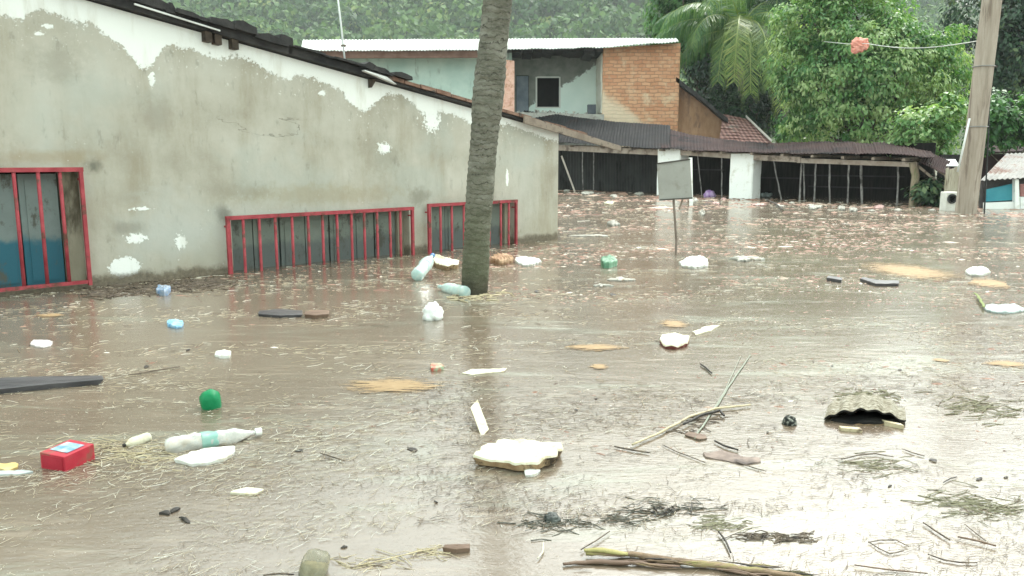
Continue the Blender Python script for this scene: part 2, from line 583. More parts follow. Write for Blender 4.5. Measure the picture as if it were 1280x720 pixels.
house = thing('plaster_house', 'flooded house with long peeling grey plaster wall and whitewash under the eave', 'house', HF.A, (0, 0, HF.rot))
T = 0.22
wins = [(-0.75, HF.p(109, 300).x, 0.035, HF.p(60, 212).z), (HF.p(290, 300).x, HF.p(512, 300).x, -0.8, HF.p(400, 266).z), (HF.p(540, 300).x, HF.p(644, 300).x, -0.8, HF.p(600, 253).z)]
xs = sorted({-4.0, -2.0, L} | {a for w_ in wins for a in w_[:2]} | {1.4, 5.9})
mb = MB()
for a, b in zip(xs[:-1], xs[1:]):
    w_ = [q for q in wins if q[0] <= a + 1e-6 and q[1] >= b - 1e-6]
    if w_:
        _, _, z0, z1 = w_[0]
        mb.prism([(a, 0, z1), (b, 0, z1), (b, 0, top(b)), (a, 0, top(a))], (0, T, 0))
        mb.prism([(a, 0, -1.2), (b, 0, -1.2), (b, 0, z0), (a, 0, z0)], (0, T, 0))
    else:
        mb.prism([(a, 0, -1.2), (b, 0, -1.2), (b, 0, top(b)), (a, 0, top(a))], (0, T, 0))
mb.prism([(L - T, T, -1.2), (L, T, -1.2), (L, 4.5, -1.2), (L - T, 4.5, -1.2)], (0, 0, top(L) + 1.2 - 0.01))
mb.prism([(-4, 4.3, -1.2), (L - T, 4.3, -1.2), (L - T, 4.3, top(L)), (-4, 4.3, top(-4))], (0, T, 0))
mb.prism([(-4, T, -1.2), (-4 + T, T, -1.2), (-4 + T, 4.3, -1.2), (-4, 4.3, -1.2)], (0, 0, top(-4) + 1.15))
mb.build('wall', pm.m, house, world=False)

# roof: corrugated sheets with a ragged dark verge along the wall's top
m_roofdark = basic('sooty_roof', (0.018, 0.017, 0.018), (0.05, 0.046, 0.045), 6, 0.8, 0.3, 30, 0.5, 0.01)
m_tile = basic('clay_tile', (0.16, 0.085, 0.06), (0.26, 0.16, 0.12), 7, 0.85, 0.2, 30, 0.4, 0.006, dirt=(0.06, 0.05, 0.045))
m_flash = basic('pale_flashing', (0.72, 0.72, 0.70), (0.55, 0.54, 0.52), 4, 0.5, 0.4, 20, 0.1)
m_wood_old = basic('weathered_wood', (0.20, 0.155, 0.125), (0.33, 0.27, 0.22), 5, 0.85, 0.2, 25, 0.5, 0.006, (1, 1, 1), dirt=(0.09, 0.07, 0.06))
X1 = HF.p(766, 182).x
mb = MB()
x = -4.3
while x < X1 - 1.3:
    e = min(x + 0.9, X1 - 1.3)
    th = 0.075 if x < 4.5 else 0.03
    mb.prism([(x, -0.10, top(x) + 0.012), (e + 0.05, -0.10, top(e + 0.05) + 0.012), (e + 0.05, -0.10, top(e + 0.05) + 0.012 + th), (x, -0.10, top(x) + 0.03 + th)], (0, 4.8, 0))
    x = e
roof = mb.build('roof', m_roofdark, house, world=False)
# stacked, slipped verge tiles: thick on the high end, thin on the low end
mb = MB(); mr = random.Random(3)
x = -4.2
while x < 4.35:
    t = min(max((x + 4) / 8.3, 0), 1)
    thick = (0.13 - 0.07 * t) * mr.uniform(0.3, 1.3)
    w_ = mr.uniform(0.10, 0.5)
    if 3.3 < x < 3.6: thick *= 0.5
    y0 = -0.13 - mr.uniform(0, 0.05)
    z0 = 0.088 + mr.uniform(-0.015, 0.02)
    prof = [(0, z0), (w_ * 0.5, z0 - mr.uniform(0, .01)), (w_, z0), (w_ * 0.98, z0 + thick * mr.uniform(.5, 1)), (w_ * 0.7, z0 + thick * mr.uniform(.8, 1.1)), (w_ * 0.4, z0 + thick * mr.uniform(.8, 1.15)), (0.02, z0 + thick * mr.uniform(.5, 1))]
    mb.prism([(x + a, y0, top(x + a) + b) for a, b in prof], (0, mr.uniform(0.3, 0.7), 0))
    x += w_ * mr.uniform(0.7, 0.98)
mb.build('verge_tiles', m_roofdark, roof, world=False)
mb = MB()
a, b = HF.p(162, 18).x, HF.p(268, 46).x
mb.prism([(a, -0.142, top(a) + 0.052), (b, -0.142, top(b) + 0.034), (b, -0.142, top(b) + 0.048), (a, -0.142, top(a) + 0.068)], (0, 0.02, 0))
mb.build('flashing', m_flash, roof, world=False)
mb = MB()
a, b = HF.p(446, 85).x, HF.p(486, 98).x
mb.prism([(a, -0.16, top(a) + 0.05), (b, -0.16, top(b) + 0.0), (b - .14, -0.16, top(b - .14) + 0.055), (a, -0.16, top(a) + 0.062)], (0, 0.06, 0))
mb.build('broken_tile', m_flash, roof, world=False)
mb = MB()
for k in range(16):     # chipped tile ends along the low verge
    a = 4.2 + k * 0.25; b = a + 0.24
    if b > X1 - 0.7: break
    h_ = mr.uniform(0.03, 0.05)
    mb.prism([(a, -0.125 - mr.uniform(0, .01), top(a) + 0.045), (b, -0.125, top(b) + 0.045), (b, -0.125, top(b) + 0.05 + h_), (a, -0.125, top(a) + 0.05 + h_)], (0, 0.3, 0))
mb.build('low_verge', m_tile, roof, world=False)
mb = MB()
a = L - 0.9
mb.prism([(a, -0.17, top(a) - 0.035), (X1, -0.17, top(X1) - 0.05), (X1, -0.17, top(X1) + 0.03), (a, -0.17, top(a) + 0.07)], (0, 0.035, 0))
mb.build('verge_board', m_wood_old, house, world=False)
# broken pocket with rafter ends
m_char = basic('charred_timber', (0.035, 0.028, 0.022), (0.09, 0.065, 0.05), 9, 0.9)
for px_ in (252, 264, 285):
    q = HF.p(px_, 48)
    MB().prism([(q.x, -0.09, top(q.x) - 0.09), (q.x + 0.07, -0.09, top(q.x + .07) - 0.085), (q.x + 0.07, -0.09, top(q.x + .07) + 0.01), (q.x, -0.09, top(q.x) + 0.01)], (0, 0.6, 0)).build('rafter_end', m_char, house, world=False)
q = HF.p(460, 105)
MB().prism([(q.x, -0.08, top(q.x) - 0.10), (q.x + 0.05, -0.08, top(q.x) - 0.03), (q.x + 0.09, -0.08, top(q.x) + 0.0), (q.x, -0.08, top(q.x) + 0.0)], (0, 0.3, 0)).build('rafter_end', m_char, house, world=False)

# windows: shutter behind a red bar grille
m_red = basic('red_iron_paint', (0.28, 0.030, 0.042), (0.41, 0.065, 0.078), 9, 0.6, 0.35, 60, 0.4, 0.003, dirt=(0.12, 0.05, 0.035), dirt_scale=7)


def shutter_mat(name, top_c, low_c, split):
    m = NT(name, 0.5, 0.4)
    z = m.xyz()[2]
    nz = m.math('MULTIPLY', m.math('SUBTRACT', m.noise(6, 5, 0.6), 0.5), 0.25)
    f = m.step(m.math('ADD', z, nz), split - 0.05, split + 0.06)
    c = m.mix(f, low_c, m.mix(m.noise(5, 6, 0.7), top_c, tuple(q * 0.55 for q in top_c)))
    c = m.mix(m.step(m.noise(5, 7, 0.75, m.mapping((1, 1, .6))), 0.53, 0.64), c, (0.075, 0.075, 0.06))
    m.set('Base Color', c)
    m.bump(m.noise(30, 4), 0.2, 0.004)
    return m.m


m_sh1 = shutter_mat('blue_shutter', (0.22, 0.265, 0.255), (0.016, 0.105, 0.150), 0.47)
m_sh2 = shutter_mat('grey_green_shutter', (0.23, 0.265, 0.225), (0.11, 0.125, 0.12), 0.27)
m_jamb = basic('beige_jamb', (0.26, 0.23, 0.17), (0.36, 0.33, 0.26), 4, .9, .15, 20, .3, .006, (1, 1, .3), dirt=(0.10, 0.085, 0.06), dirt_scale=3)
m_dark = basic('interior_shade', (0.006, 0.006, 0.006), (0.012, 0.011, 0.010), 3, 0.95, 0.05, bump=0)  # near-black backing colour stands in for unlit depth behind the openings


def window(wi, bars_px, mat, frame_px, bottom, label):
    x0, x1, z0, z1 = wins[wi]
    z0b = max(z0, -0.5)
    # shutter leaves set back in the opening; a plain reveal shows at the far side
    mb = MB()
    n = max(2, int((x1 - x0) / 0.32))
    rev = 0.10 if wi else 0.16
    for k in range(n):
        a = x0 + 0.005 + (x1 - rev - x0) * k / n; b = x0 + (x1 - rev - x0) * (k + 1) / n - 0.012
        mb.box((a, 0.155 + 0.01 * (k % 2), z0b), (b, 0.185 + 0.01 * (k % 2), z1 - 0.04))
        mb.box((a + 0.05, 0.145 + 0.01 * (k % 2), z0b + 0.05), (b - 0.05, 0.155 + 0.01 * (k % 2), z1 - 0.09))
    w_ = mb.build('window', mat, house, world=False)
    if label: w_['label'] = label
    MB().box((x1 - rev + 0.004, 0.12, z0b), (x1 - 0.003, 0.215, z1 - 0.01)).build('jamb_board', m_jamb, w_, world=False)
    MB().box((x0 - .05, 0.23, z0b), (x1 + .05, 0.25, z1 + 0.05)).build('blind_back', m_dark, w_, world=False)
    y = -0.075
    xa = HF.p(frame_px[0], 300, y).x if frame_px[0] is not None else -0.8
    xb = HF.p(frame_px[1], 300, y).x
    t = 0.020
    fr = MB()
    fr.box((xa - t, y - t, z1 - 0.020), (xb + t, y + t, z1 + 0.02))
    fr.box((xa - t, y - t * 0.9, z0b), (xa + t, y + t * 0.9, z1 - 0.020))
    fr.box((xb - t * .8, y - t * 0.9, z0b), (xb + t * .8, y + t * 0.9, z1 - 0.020))
    if bottom is not None: fr.box((xa + t, y - t, bottom - 0.015), (xb - t, y + t, bottom + 0.016))
    for xx in (xa, xb):      # stays set into the plaster
        fr.box((xx - 0.009, y + t, z1 - 0.10), (xx + 0.009, 0.01, z1 - 0.082))
    fr.build('grille_frame', m_red, w_, world=False)
    bl = (bottom + 0.016) if bottom is not None else z0b
    for p_ in bars_px:
        xx = HF.p(p_, 300, y).x if p_ is not None else 0
        lean = random.uniform(-0.006, 0.006)
        MB().tube([(xx + lean, y, bl), (xx + lean * 0.3, y, (bl + z1) / 2), (xx, y, z1 - 0.02)], 0.0165, 8).build('grille_bar', m_red, w_, world=False, smooth=True)
    return w_


window(0, [25, 55, 82], m_sh1, (None, 108), HF.p(60, 357, -0.075).z, 'leftmost window with blue and grey shutter, its grille clear of the water')
for k in (-0.58, -0.37, -0.17):
    pass
window(1, [305, 325, 345, 366, 386, 404, 422, 440, 456, 472, 488, 501], m_sh2, (286, 516), None, 'widest grille window, its sill under water')
window(2, [551, 565, 580, 597, 612, 626, 636], m_sh2, (537, 645), None, 'far grille window half hidden by the palm trunk')

# ------------------------------------------------------------------ palm in front
bk = NT('palm_bark', 0.9, 0.15)
z = bk.xyz()[2]
rings = bk.math('FRACT', bk.math('MULTIPLY', bk.math('ADD', z, bk.math('MULTIPLY', bk.noise(3.5, 5, .65), 0.26)), 19))
fib = bk.noise(26, 5, 0.7, bk.mapping((1, 1, 3)))
c = bk.ramp(bk.noise(3.5, 6, 0.7, bk.mapping((1, 1, 1.6))), [(0.28, (0.085, 0.085, 0.066)), (0.5, (0.185, 0.182, 0.145)), (0.72, (0.32, 0.315, 0.27))])
c = bk.mix(bk.math('MULTIPLY', bk.step(rings, 0.70, 0.98), bk.ramp(bk.noise(9, 4), [(.35, .25), (.6, 1.0)])), c, (0.05, 0.045, 0.036))
c = bk.mix(bk.math('MULTIPLY', bk.step(fib, 0.48, 0.62), 0.5), c, (0.26, 0.24, 0.215))
c = bk.mix(bk.math('MULTIPLY', bk.math('SUBTRACT', 1.0, bk.step(bk.math('ADD', z, bk.noise(4, 4)), 0.6, 1.9)), 0.5), c, (0.105, 0.12, 0.06))
wet_ = bk.math('SUBTRACT', 1.0, bk.step(bk.math('ADD', z, bk.math('MULTIPLY', bk.noise(5, 5), .3)), 0.2, 0.36))
c = bk.mix(bk.math('MULTIPLY', wet_, .7), c, (0.05, 0.04, 0.03))
bk.set('Base Color', c)
bk.bump(bk.math('ADD', bk.math('MULTIPLY', rings, 0.8), bk.math('MULTIPLY', fib, 0.7)), 0.8, 0.02)


def frond(mb_lv, base, az, el0, length, droop, nl=34, leafl=0.6, leafw=0.045, hang=0.6, ex=1.3):
    """rachis points and leaflets; returns rachis points"""
    pts = []; p = Vector(base); n = 16
    side = Vector((-math.sin(az), math.cos(az), 0))
    dirs = []
    for i in range(n + 1):
        t = i / n
        el = el0 - droop * t ** ex
        d = Vector((math.cos(az) * math.cos(el), math.sin(az) * math.cos(el), math.sin(el)))
        pts.append(p.copy()); dirs.append(d)
        p = p + d * (length / n)
    for k in range(nl):
        t = 0.12 + 0.88 * k / (nl - 1)
        i = min(int(t * n), n - 1); fr_ = t * n - i
        q = pts[i].lerp(pts[i + 1], fr_); d = dirs[i]
        ll = leafl * (0.45 + 0.9 * math.sin(math.pi * min(t * 0.85 + 0.12, 1)) ** 0.7) * random.uniform(0.85, 1.1)
        for s in (-1, 1):
            h_ = hang * random.uniform(0.7, 1.3)
            a = (side * s * random.uniform(.6, .95) + d * random.uniform(.35, .75) + Vector((0, 0, -h_ * 0.45 + 0.10))).normalized()
            b = (side * s * 0.35 + d * 0.35 + Vector((0, 0, -h_ * 1.5))).normalized()
            m_ = q + a * ll * 0.5; e = m_ + b * ll * 0.5
            wv_ = d * leafw * 0.5
            mb_lv.append(([q - wv_ * .6, q + wv_ * .6, m_ + wv_, m_ - wv_, e], random.random()))
    return pts


def frond_obj(parent, mat, base, az, el0, length, droop, tbase, **kw):
    lv = []
    pts = frond(lv, base, az, el0, length, droop, **kw)
    mb = MB(); ti = []
    r0 = length * 0.008
    mb.tube(pts, [r0 * (1 - 0.8 * i / (len(pts) - 1)) for i in range(len(pts))], 5)
    ti += [0.85] * len(mb.v)
    for q, t in lv:
        mb.add(q, [(0, 1, 2, 3), (3, 2, 4)])
        ti += [min(max(tbase + (t - 0.5) * 0.35, 0), 1)] * 5
    o = mb.build('frond', mat, parent)
    a = o.data.attributes.new('tint', 'FLOAT', 'POINT')
    a.data.foreach_set('value', ti)
    return o


m_palm = leafmat('palm_leaf', [(0.0, (0.018, 0.055, 0.022)), (0.45, (0.055, 0.145, 0.045)), (0.8, (0.21, 0.29, 0.075)), (1.0, (0.38, 0.38, 0.12))], 0.35, 0.35)

base = W(593, 366)
ctrl = [(593, 366, 0), (597, 280, 0), (603, 200, 0), (612, 100, 0), (622, 0, 0)]
palm = thing('palm_tree', 'ringed grey palm trunk standing in the water before the plaster house', 'palm', base)
pp = [Vector((base.x - 0.004, base.y, -1.0))]
for a, b, _ in ctrl: pp.append(D(a, b, base.y - (366 - b) / 366 * 0.35))
dd = (pp[-1] - pp[-2])
for k in range(1, 5): pp.append(pp[-1] + dd * (1.0) + Vector((0.03 * k, 0, 0)))
# resample and give the rings a real stepped profile
cum = [0]
for a, b in zip(pp[:-1], pp[1:]): cum.append(cum[-1] + (b - a).length)
tot = cum[-1]; rp = []; rr = []
N = int(tot / 0.018)
for i in range(N + 1):
    s_ = tot * i / N
    k = max(j for j in range(len(cum)) if cum[j] <= s_ + 1e-9); k = min(k, len(pp) - 2)
    f = (s_ - cum[k]) / (cum[k + 1] - cum[k])
    rp.append(pp[k].lerp(pp[k + 1], f))
    ring = (s_ * 15 + 1.6 * mnoise.noise((s_ * 2.3, 0, 0))) % 1.0
    rr.append(0.119 + 0.018 * mnoise.noise((s_ * 1.6, 5, 0)) + 0.008 * ring + random.uniform(-.002, .002))
mb = MB(); mb.tube(rp, rr, 26, wob=0.018)
mb.build('trunk', bk.m, palm, smooth=True)
crown_at = rp[-1]
for k in range(11):
    frond_obj(palm, m_palm, crown_at - Vector((0, 0, 0.1)), 2 * math.pi * k / 11 + random.uniform(-.2, .2), random.uniform(0.5, 1.2), random.uniform(1.7, 2.2), random.uniform(1.6, 2.2), 0.5)

# ------------------------------------------------------------------ two-storey house behind
BY = 36.0
m_brick = NT('raw_brick', 0.9, 0.15)
bt = m_brick.node('ShaderNodeTexBrick')
sw = m_brick.node('ShaderNodeCombineXYZ')
oo = m_brick.xyz()
m_brick.put(sw.inputs[0], m_brick.math('ADD', oo[0], oo[1])); m_brick.put(sw.inputs[1], oo[2])
jit = m_brick.node('ShaderNodeVectorMath'); jit.operation = 'ADD'
sc_ = m_brick.node('ShaderNodeVectorMath'); sc_.operation = 'SCALE'
m_brick.put(sc_.inputs[0], m_brick.noise(2.5, 3, color=True)); sc_.inputs['Scale'].default_value = 0.16
m_brick.put(jit.inputs[0], sw.outputs[0]); m_brick.put(jit.inputs[1], sc_.outputs[0])
m_brick.put(bt.inputs['Vector'], jit.outputs[0])
bt.inputs['Scale'].default_value = 1.0
bt.inputs['Brick Width'].default_value = 0.36
bt.inputs['Row Height'].default_value = 0.155
bt.inputs['Mortar Size'].default_value = 0.018
bt.inputs['Mortar Smooth'].default_value = 0.4
bt.inputs['Color1'].default_value = (0.50, 0.235, 0.135, 1)
bt.inputs['Color2'].default_value = (0.60, 0.335, 0.205, 1)
bt.inputs['Mortar'].default_value = (0.38, 0.22, 0.14, 1)
q1 = D(752, 150, BY); q2 = D(800, 120, BY)
c = m_brick.mix(m_brick.step(m_brick.noise(1.4, 6, 0.65), 0.5, 0.72), bt.outputs[0], (0.62, 0.46, 0.32))
c = m_brick.mix(m_brick.math('MULTIPLY', m_brick.step(m_brick.noise(1.8, 7, 0.72, m_brick.mapping((1.5, 1.5, .5))), 0.54, 0.70), .6), c, (0.27, 0.15, 0.095))
# whitish wash low on the left
dg = m_brick.math('SUBTRACT', m_brick.math('MULTIPLY_ADD', m_brick.math('SUBTRACT', oo[0], 0.0), -0.70, 6.97), oo[2])
dgn = m_brick.math('ADD', dg, m_brick.math('MULTIPLY', m_brick.math('SUBTRACT', m_brick.noise(2.2, 5), 0.5), 0.8))
c = m_brick.mix(m_brick.math('MULTIPLY', m_brick.step(dgn, -0.2, 0.35), 0.75), c, (0.70, 0.60, 0.46))
m_brick.set('Base Color', c)
m_brick.bump(m_brick.math('MULTIPLY', bt.outputs['Fac'], -1.0), 0.8, 0.03)

m_green = NT('pale_green_plaster', 0.9, 0.15)
oo = m_green.xyz()
c = m_green.ramp(m_green.noise(1.2, 6, 0.6), [(0.3, (0.36, 0.48, 0.44)), (0.7, (0.52, 0.62, 0.56))])
c = m_green.mix(m_green.step(m_green.noise(1.6, 6, 0.7, m_green.mapping((1.4, 1, 0.35))), 0.54, 0.7), c, (0.24, 0.27, 0.24))
m_green.set('Base Color', c); m_green.bump(m_green.noise(14, 5), 0.3, 0.02)
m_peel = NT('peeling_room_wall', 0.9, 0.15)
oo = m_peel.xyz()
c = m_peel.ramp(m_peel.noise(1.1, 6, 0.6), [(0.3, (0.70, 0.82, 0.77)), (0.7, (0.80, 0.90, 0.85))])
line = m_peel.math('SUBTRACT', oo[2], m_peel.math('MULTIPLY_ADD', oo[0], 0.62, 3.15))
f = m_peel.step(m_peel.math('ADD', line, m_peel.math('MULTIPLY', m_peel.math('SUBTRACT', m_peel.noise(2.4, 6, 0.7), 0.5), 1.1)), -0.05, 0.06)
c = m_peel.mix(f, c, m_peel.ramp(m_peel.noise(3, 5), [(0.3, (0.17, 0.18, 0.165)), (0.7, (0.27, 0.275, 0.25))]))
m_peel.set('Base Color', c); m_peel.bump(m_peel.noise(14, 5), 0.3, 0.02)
m_annex = basic('ochre_render', (0.25, 0.14, 0.085), (0.38, 0.23, 0.145), 2.2, 0.9, 0.15, 14, 0.4, 0.02, (1.3, 1, 0.5), dirt=(0.20, 0.12, 0.085), dirt_scale=1.8)
m_whiteroof = basic('white_roof_sheet', (0.70, 0.72, 0.70), (0.82, 0.83, 0.81), 1.4, 0.5, 0.4, 12, 0.1, dirt=(0.45, 0.44, 0.40), dirt_scale=1.6)
m_fascia = basic('brown_fascia', (0.115, 0.06, 0.045), (0.19, 0.115, 0.09), 3, 0.85)
m_slab = basic('concrete_slab', (0.26, 0.25, 0.23), (0.38, 0.37, 0.34), 3, 0.9, dirt=(0.16, 0.14, 0.12))

H2 = thing('brick_house', 'two storey house with bare orange brick gable and pale sheet roof', 'house', (0, BY, 0))


def quadbox(mb, a, b, py_t0, py_t1, py_b0, py_b1, Y, depth=0.2, mi=0):
    mb.prism([D(a, py_b0, Y), D(b, py_b1, Y), D(b, py_t1, Y), D(a, py_t0, Y)], (0, depth, 0), mi)
    return mb


# brick block with its return into the room
mb = MB()
A0, A1 = D(752, 200, BY), D(846, 200, BY)
mb.prism([(A0.x, BY, 0.2), (A1.x, BY, 0.2), (A1.x, BY, D(846, 54, BY).z), (A0.x, BY, D(752, 60, BY).z)], (0, 2.8, 0))
mb.build('brick_gable', m_brick.m, H2)
mb = MB()
zt = D(752, 62, BY).z
for i in range(14):       # broken plaster skin along the return edge
    z0 = D(752, 141, BY).z + (zt - D(752, 141, BY).z) * i / 14; z1 = z0 + (zt - D(752, 141, BY).z) / 14
    mb.box((A0.x - 0.035 - random.uniform(0, .03), BY + random.uniform(0.02, .15) + 0.02 * i, z0), (A0.x - 0.003, BY + 2.45, z1 - 0.002))
mb.build('plaster_return', basic('cream_plaster', (0.62, 0.60, 0.52), (0.72, 0.71, 0.64), 3, 0.9), H2)
# room back wall with window hole and doorway
yb = BY + 2.5
mb = MB()
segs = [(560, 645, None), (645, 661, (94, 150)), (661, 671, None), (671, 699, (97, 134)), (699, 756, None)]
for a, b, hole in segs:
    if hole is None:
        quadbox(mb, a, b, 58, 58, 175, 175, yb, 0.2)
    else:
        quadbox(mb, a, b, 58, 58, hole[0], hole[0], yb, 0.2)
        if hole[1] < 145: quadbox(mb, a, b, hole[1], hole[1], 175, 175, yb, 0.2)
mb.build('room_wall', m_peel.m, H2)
MB().prism([D(555, 175, yb + 1.5), D(775, 175, yb + 1.5), D(775, 60, yb + 1.5), D(555, 60, yb + 1.5)], (0, 0.1, 0)).build('room_shade_sheet', m_dark, H2)  # black sheet painted as the unlit room behind the window hole
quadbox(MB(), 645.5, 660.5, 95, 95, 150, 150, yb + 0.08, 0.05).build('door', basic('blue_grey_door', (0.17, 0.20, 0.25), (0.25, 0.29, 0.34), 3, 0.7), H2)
fr = MB()
for a, b, t0, b0 in ((669.5, 671.5, 96, 135), (699, 700.6, 96, 135), (671.5, 699, 95.5, 97.3), (671.5, 699, 133.6, 135)):
    quadbox(fr, a, b, t0, t0, b0, b0, yb - 0.03, 0.03)
fr.build('window_frame', basic('white_frame_paint', (0.6, 0.62, 0.58), (0.7, 0.7, 0.66), 3, 0.7), H2)
# soffit strips over the room, sagging
mb = MB()
for i in range(9):
    a = 640 + i * 13
    y0 = 62 + 6 * math.sin(i * 1.1) * 0.4 + random.uniform(-1, 2)
    mb.prism([D(a, y0 + 1, BY + 0.1), D(a + 12, y0 + random.uniform(0, 4), BY + 0.1), D(a + 12, y0 - 3, BY + 0.1), D(a, y0 - 3, BY + 0.1)], (0, 2.2, 0))
mb.build('sagging_soffit', m_roofdark, H2)
# left wing: pale green wall under the brown fascia
mb = MB()
quadbox(mb, 430, 640, 66, 66, 190, 190, BY + 0.6, 0.25)
mb.build('green_wall', m_green.m, H2)
mb = MB()
quadbox(mb, 376, 600, 63, 63, 73, 72, BY - 0.45, 0.12)
mb.build('fascia', m_fascia, H2)
mb = MB()
quadbox(mb, 628, 643, 74, 76, 170, 170, BY - 0.3, 0.45)
mb.build('pink_pillar', basic('pinkish_plaster', (0.60, 0.33, 0.26), (0.72, 0.47, 0.38), 4, 0.9, dirt=(0.45, 0.22, 0.15)), H2)
# roof of corrugated sheets sloping to the viewer
front = [(376, 62), (480, 62), (590, 61), (650, 60), (750, 58), (800, 54), (848, 51)]


def interp(tab, x):
    for (a, b), (c_, d_) in zip(tab[:-1], tab[1:]):
        if x <= c_: return b + (d_ - b) * (x - a) / (c_ - a)
    return tab[-1][1]


V = []; cols = 460
for row in range(4):
    for i in range(cols):
        px_ = 376 + (848 - 376) * i / (cols - 1)
        wob = 0.8 * mnoise.noise((px_ * 0.05, 0, 0)) + (1.1 if px_ > 640 else 0.3) * mnoise.noise((int(px_ / 24) * 3.3, 1, 0))
        pf = D(px_, interp(front, px_) + wob, BY - 0.6); pb = D(640 + (px_ - 640) * 0.99, 50 - 2.5 * (px_ - 376) / 472 + 0.5 * mnoise.noise((px_ * 0.03, 7, 0)), BY + 4.4)
        t = row / 3
        p_ = pf.lerp(pb, t)
        p_.z += 0.022 * math.sin(i * math.pi / 2)
        V.append(p_)
mb = MB()
nv = len(V)
mb.v = [tuple(p_) for p_ in V] + [(p_.x, p_.y, p_.z - 0.05) for p_ in V]
mb.f = [(r_ * cols + i, r_ * cols + i + 1, (r_ + 1) * cols + i + 1, (r_ + 1) * cols + i) for r_ in range(3) for i in range(cols - 1)]
mb.f += [tuple(k + nv for k in f[::-1]) for f in mb.f[:]]
mb.f += [(i + 1, i, i + nv, i + 1 + nv) for i in range(cols - 1)]
mb.f += [(3 * cols + i, 3 * cols + i + 1, 3 * cols + i + 1 + nv, 3 * cols + i + nv) for i in range(cols - 1)]
mb.mi = [0] * len(mb.f)
mb.build('roof', m_whiteroof, H2)
# ledge, wall below it
mb = MB()
quadbox(mb, 640, 755, 140, 143, 147, 150, BY - 0.3, 2.8)
mb.build('floor_slab', m_slab, H2)
mb = MB()
quadbox(mb, 480, 752, 150, 150, 240, 240, BY + 0.05, 0.2)
mb.build('lower_wall', m_slab, H2)
# annex with sloping rake
mb = MB()
mb.prism([D(846.5, 215, BY + 0.4), D(908, 215, BY + 0.4), D(908, 152, BY + 0.4), D(880, 128, BY + 0.4), D(862, 114, BY + 0.4), D(846.5, 104, BY + 0.4)], (0, 0.25, 0))
mb.build('annex_wall', m_annex, H2)
mb = MB()
rk = [(845, 98), (858, 107), (872, 117), (885, 127), (897, 139), (910, 150)]
for (a, b), (c_, d_) in zip(rk[:-1], rk[1:]):
    b += random.uniform(-2, 1); d_ += random.uniform(-1, 2)
    mb.prism([D(a, b + 5, BY), D(c_, d_ + 5, BY), D(c_, d_ - 1, BY), D(a, b - 1, BY)], (0, 2.5, 0))
mb.build('annex_rake_tiles', m_roofdark, H2)
# red tiled lean-to roof
m_redtile = NT('red_tiles', 0.85, 0.2)
wvn = m_redtile.node('ShaderNodeTexWave'); wvn.inputs['Scale'].default_value = 1.6; wvn.inputs['Distortion'].default_value = 1.5
m_redtile.put(wvn.inputs['Vector'], m_redtile.mapping((1, 0.3, 1)))
c = m_redtile.mix(wvn.outputs['Fac'], (0.14, 0.075, 0.07), (0.30, 0.17, 0.15))
c = m_redtile.mix(m_redtile.step(m_redtile.noise(1.5, 6, 0.7), 0.55, 0.7), c, (0.22, 0.19, 0.17))
m_redtile.set('Base Color', c); m_redtile.bump(wvn.outputs['Fac'], 0.6, 0.05)
mb = MB()
a, b, c_, d_ = D(898, 182, BY - 2.2), D(970, 184, BY - 2.2), D(934, 149, BY + 1), D(904, 143, BY + 1)
rows = 10
for i in range(rows):
    for j in range(7):
        p00 = a.lerp(b, j / 7).lerp(d_.lerp(c_, j / 7), i / rows); p10 = a.lerp(b, (j + 1) / 7).lerp(d_.lerp(c_, (j + 1) / 7), i / rows)
        p11 = a.lerp(b, (j + 1) / 7).lerp(d_.lerp(c_, (j + 1) / 7), (i + 1) / rows); p01 = a.lerp(b, j / 7).lerp(d_.lerp(c_, j / 7), (i + 1) / rows)
        up = Vector((0, 0, random.uniform(0.03, 0.07)))
        mb.prism([p00 + up, p10 + up, p11 + up * 0.3, p01 + up * 0.3], (0, 0.02, -0.05))
mb.build('tiled_roof', m_redtile.m, H2)
MB().prism([D(932, 146, BY + .9), D(968, 181, BY - 2.3), D(970, 184, BY - 2.3), D(934, 149, BY + .9)], (0.04, 0.1, 0.1)).build('verge_trim', basic('pale_cement', (0.4, 0.37, 0.34), (0.5, 0.47, 0.43), 4), H2)

# things left on the ledge
MB().prism([D(735, 142, BY + 0.6), D(745, 142.5, BY + 0.6), D(745, 130.5, BY + 0.6), D(735, 130.5, BY + 0.6)], (0, 0.4, 0)).build('crate_body', basic('slate_crate', (0.05, 0.06, 0.075), (0.09, 0.10, 0.12), 4, 0.6), None).name = 'storage_crate'
cr_ = bpy.data.objects['storage_crate']
tag(cr_, 'small dark crate left on the open upstairs floor beside the brick gable', 'crate')
mb = MB()
for i in range(70):
    px_ = random.uniform(646, 738); p_ = D(px_, 141.3 + (px_ - 640) * 0.02, BY + random.uniform(-0.2, 1.5)); p_.z = D(px_, 140.5 + (px_ - 640) * 0.026, BY - 0.3).z
    s_ = random.uniform(0.03, 0.13)
    vs = [p_ + Vector((random.uniform(-s_, s_), random.uniform(-s_, s_), random.uniform(0, s_ * 1.6))) for _ in range(6)]
    mb.add(vs, [(0, 1, 2), (0, 2, 3), (0, 3, 4), (1, 2, 5), (2, 3, 5), (3, 4, 5), (0, 4, 1), (4, 1, 5)], random.choice([0, 0, 1]))
tag(mb.build('rubble', [m_slab, basic('pale_rubble', (0.5, 0.5, 0.46), (0.62, 0.62, 0.57), 5)]), 'broken plaster rubble lying along the edge of the open upper floor', 'rubble', kind='stuff')

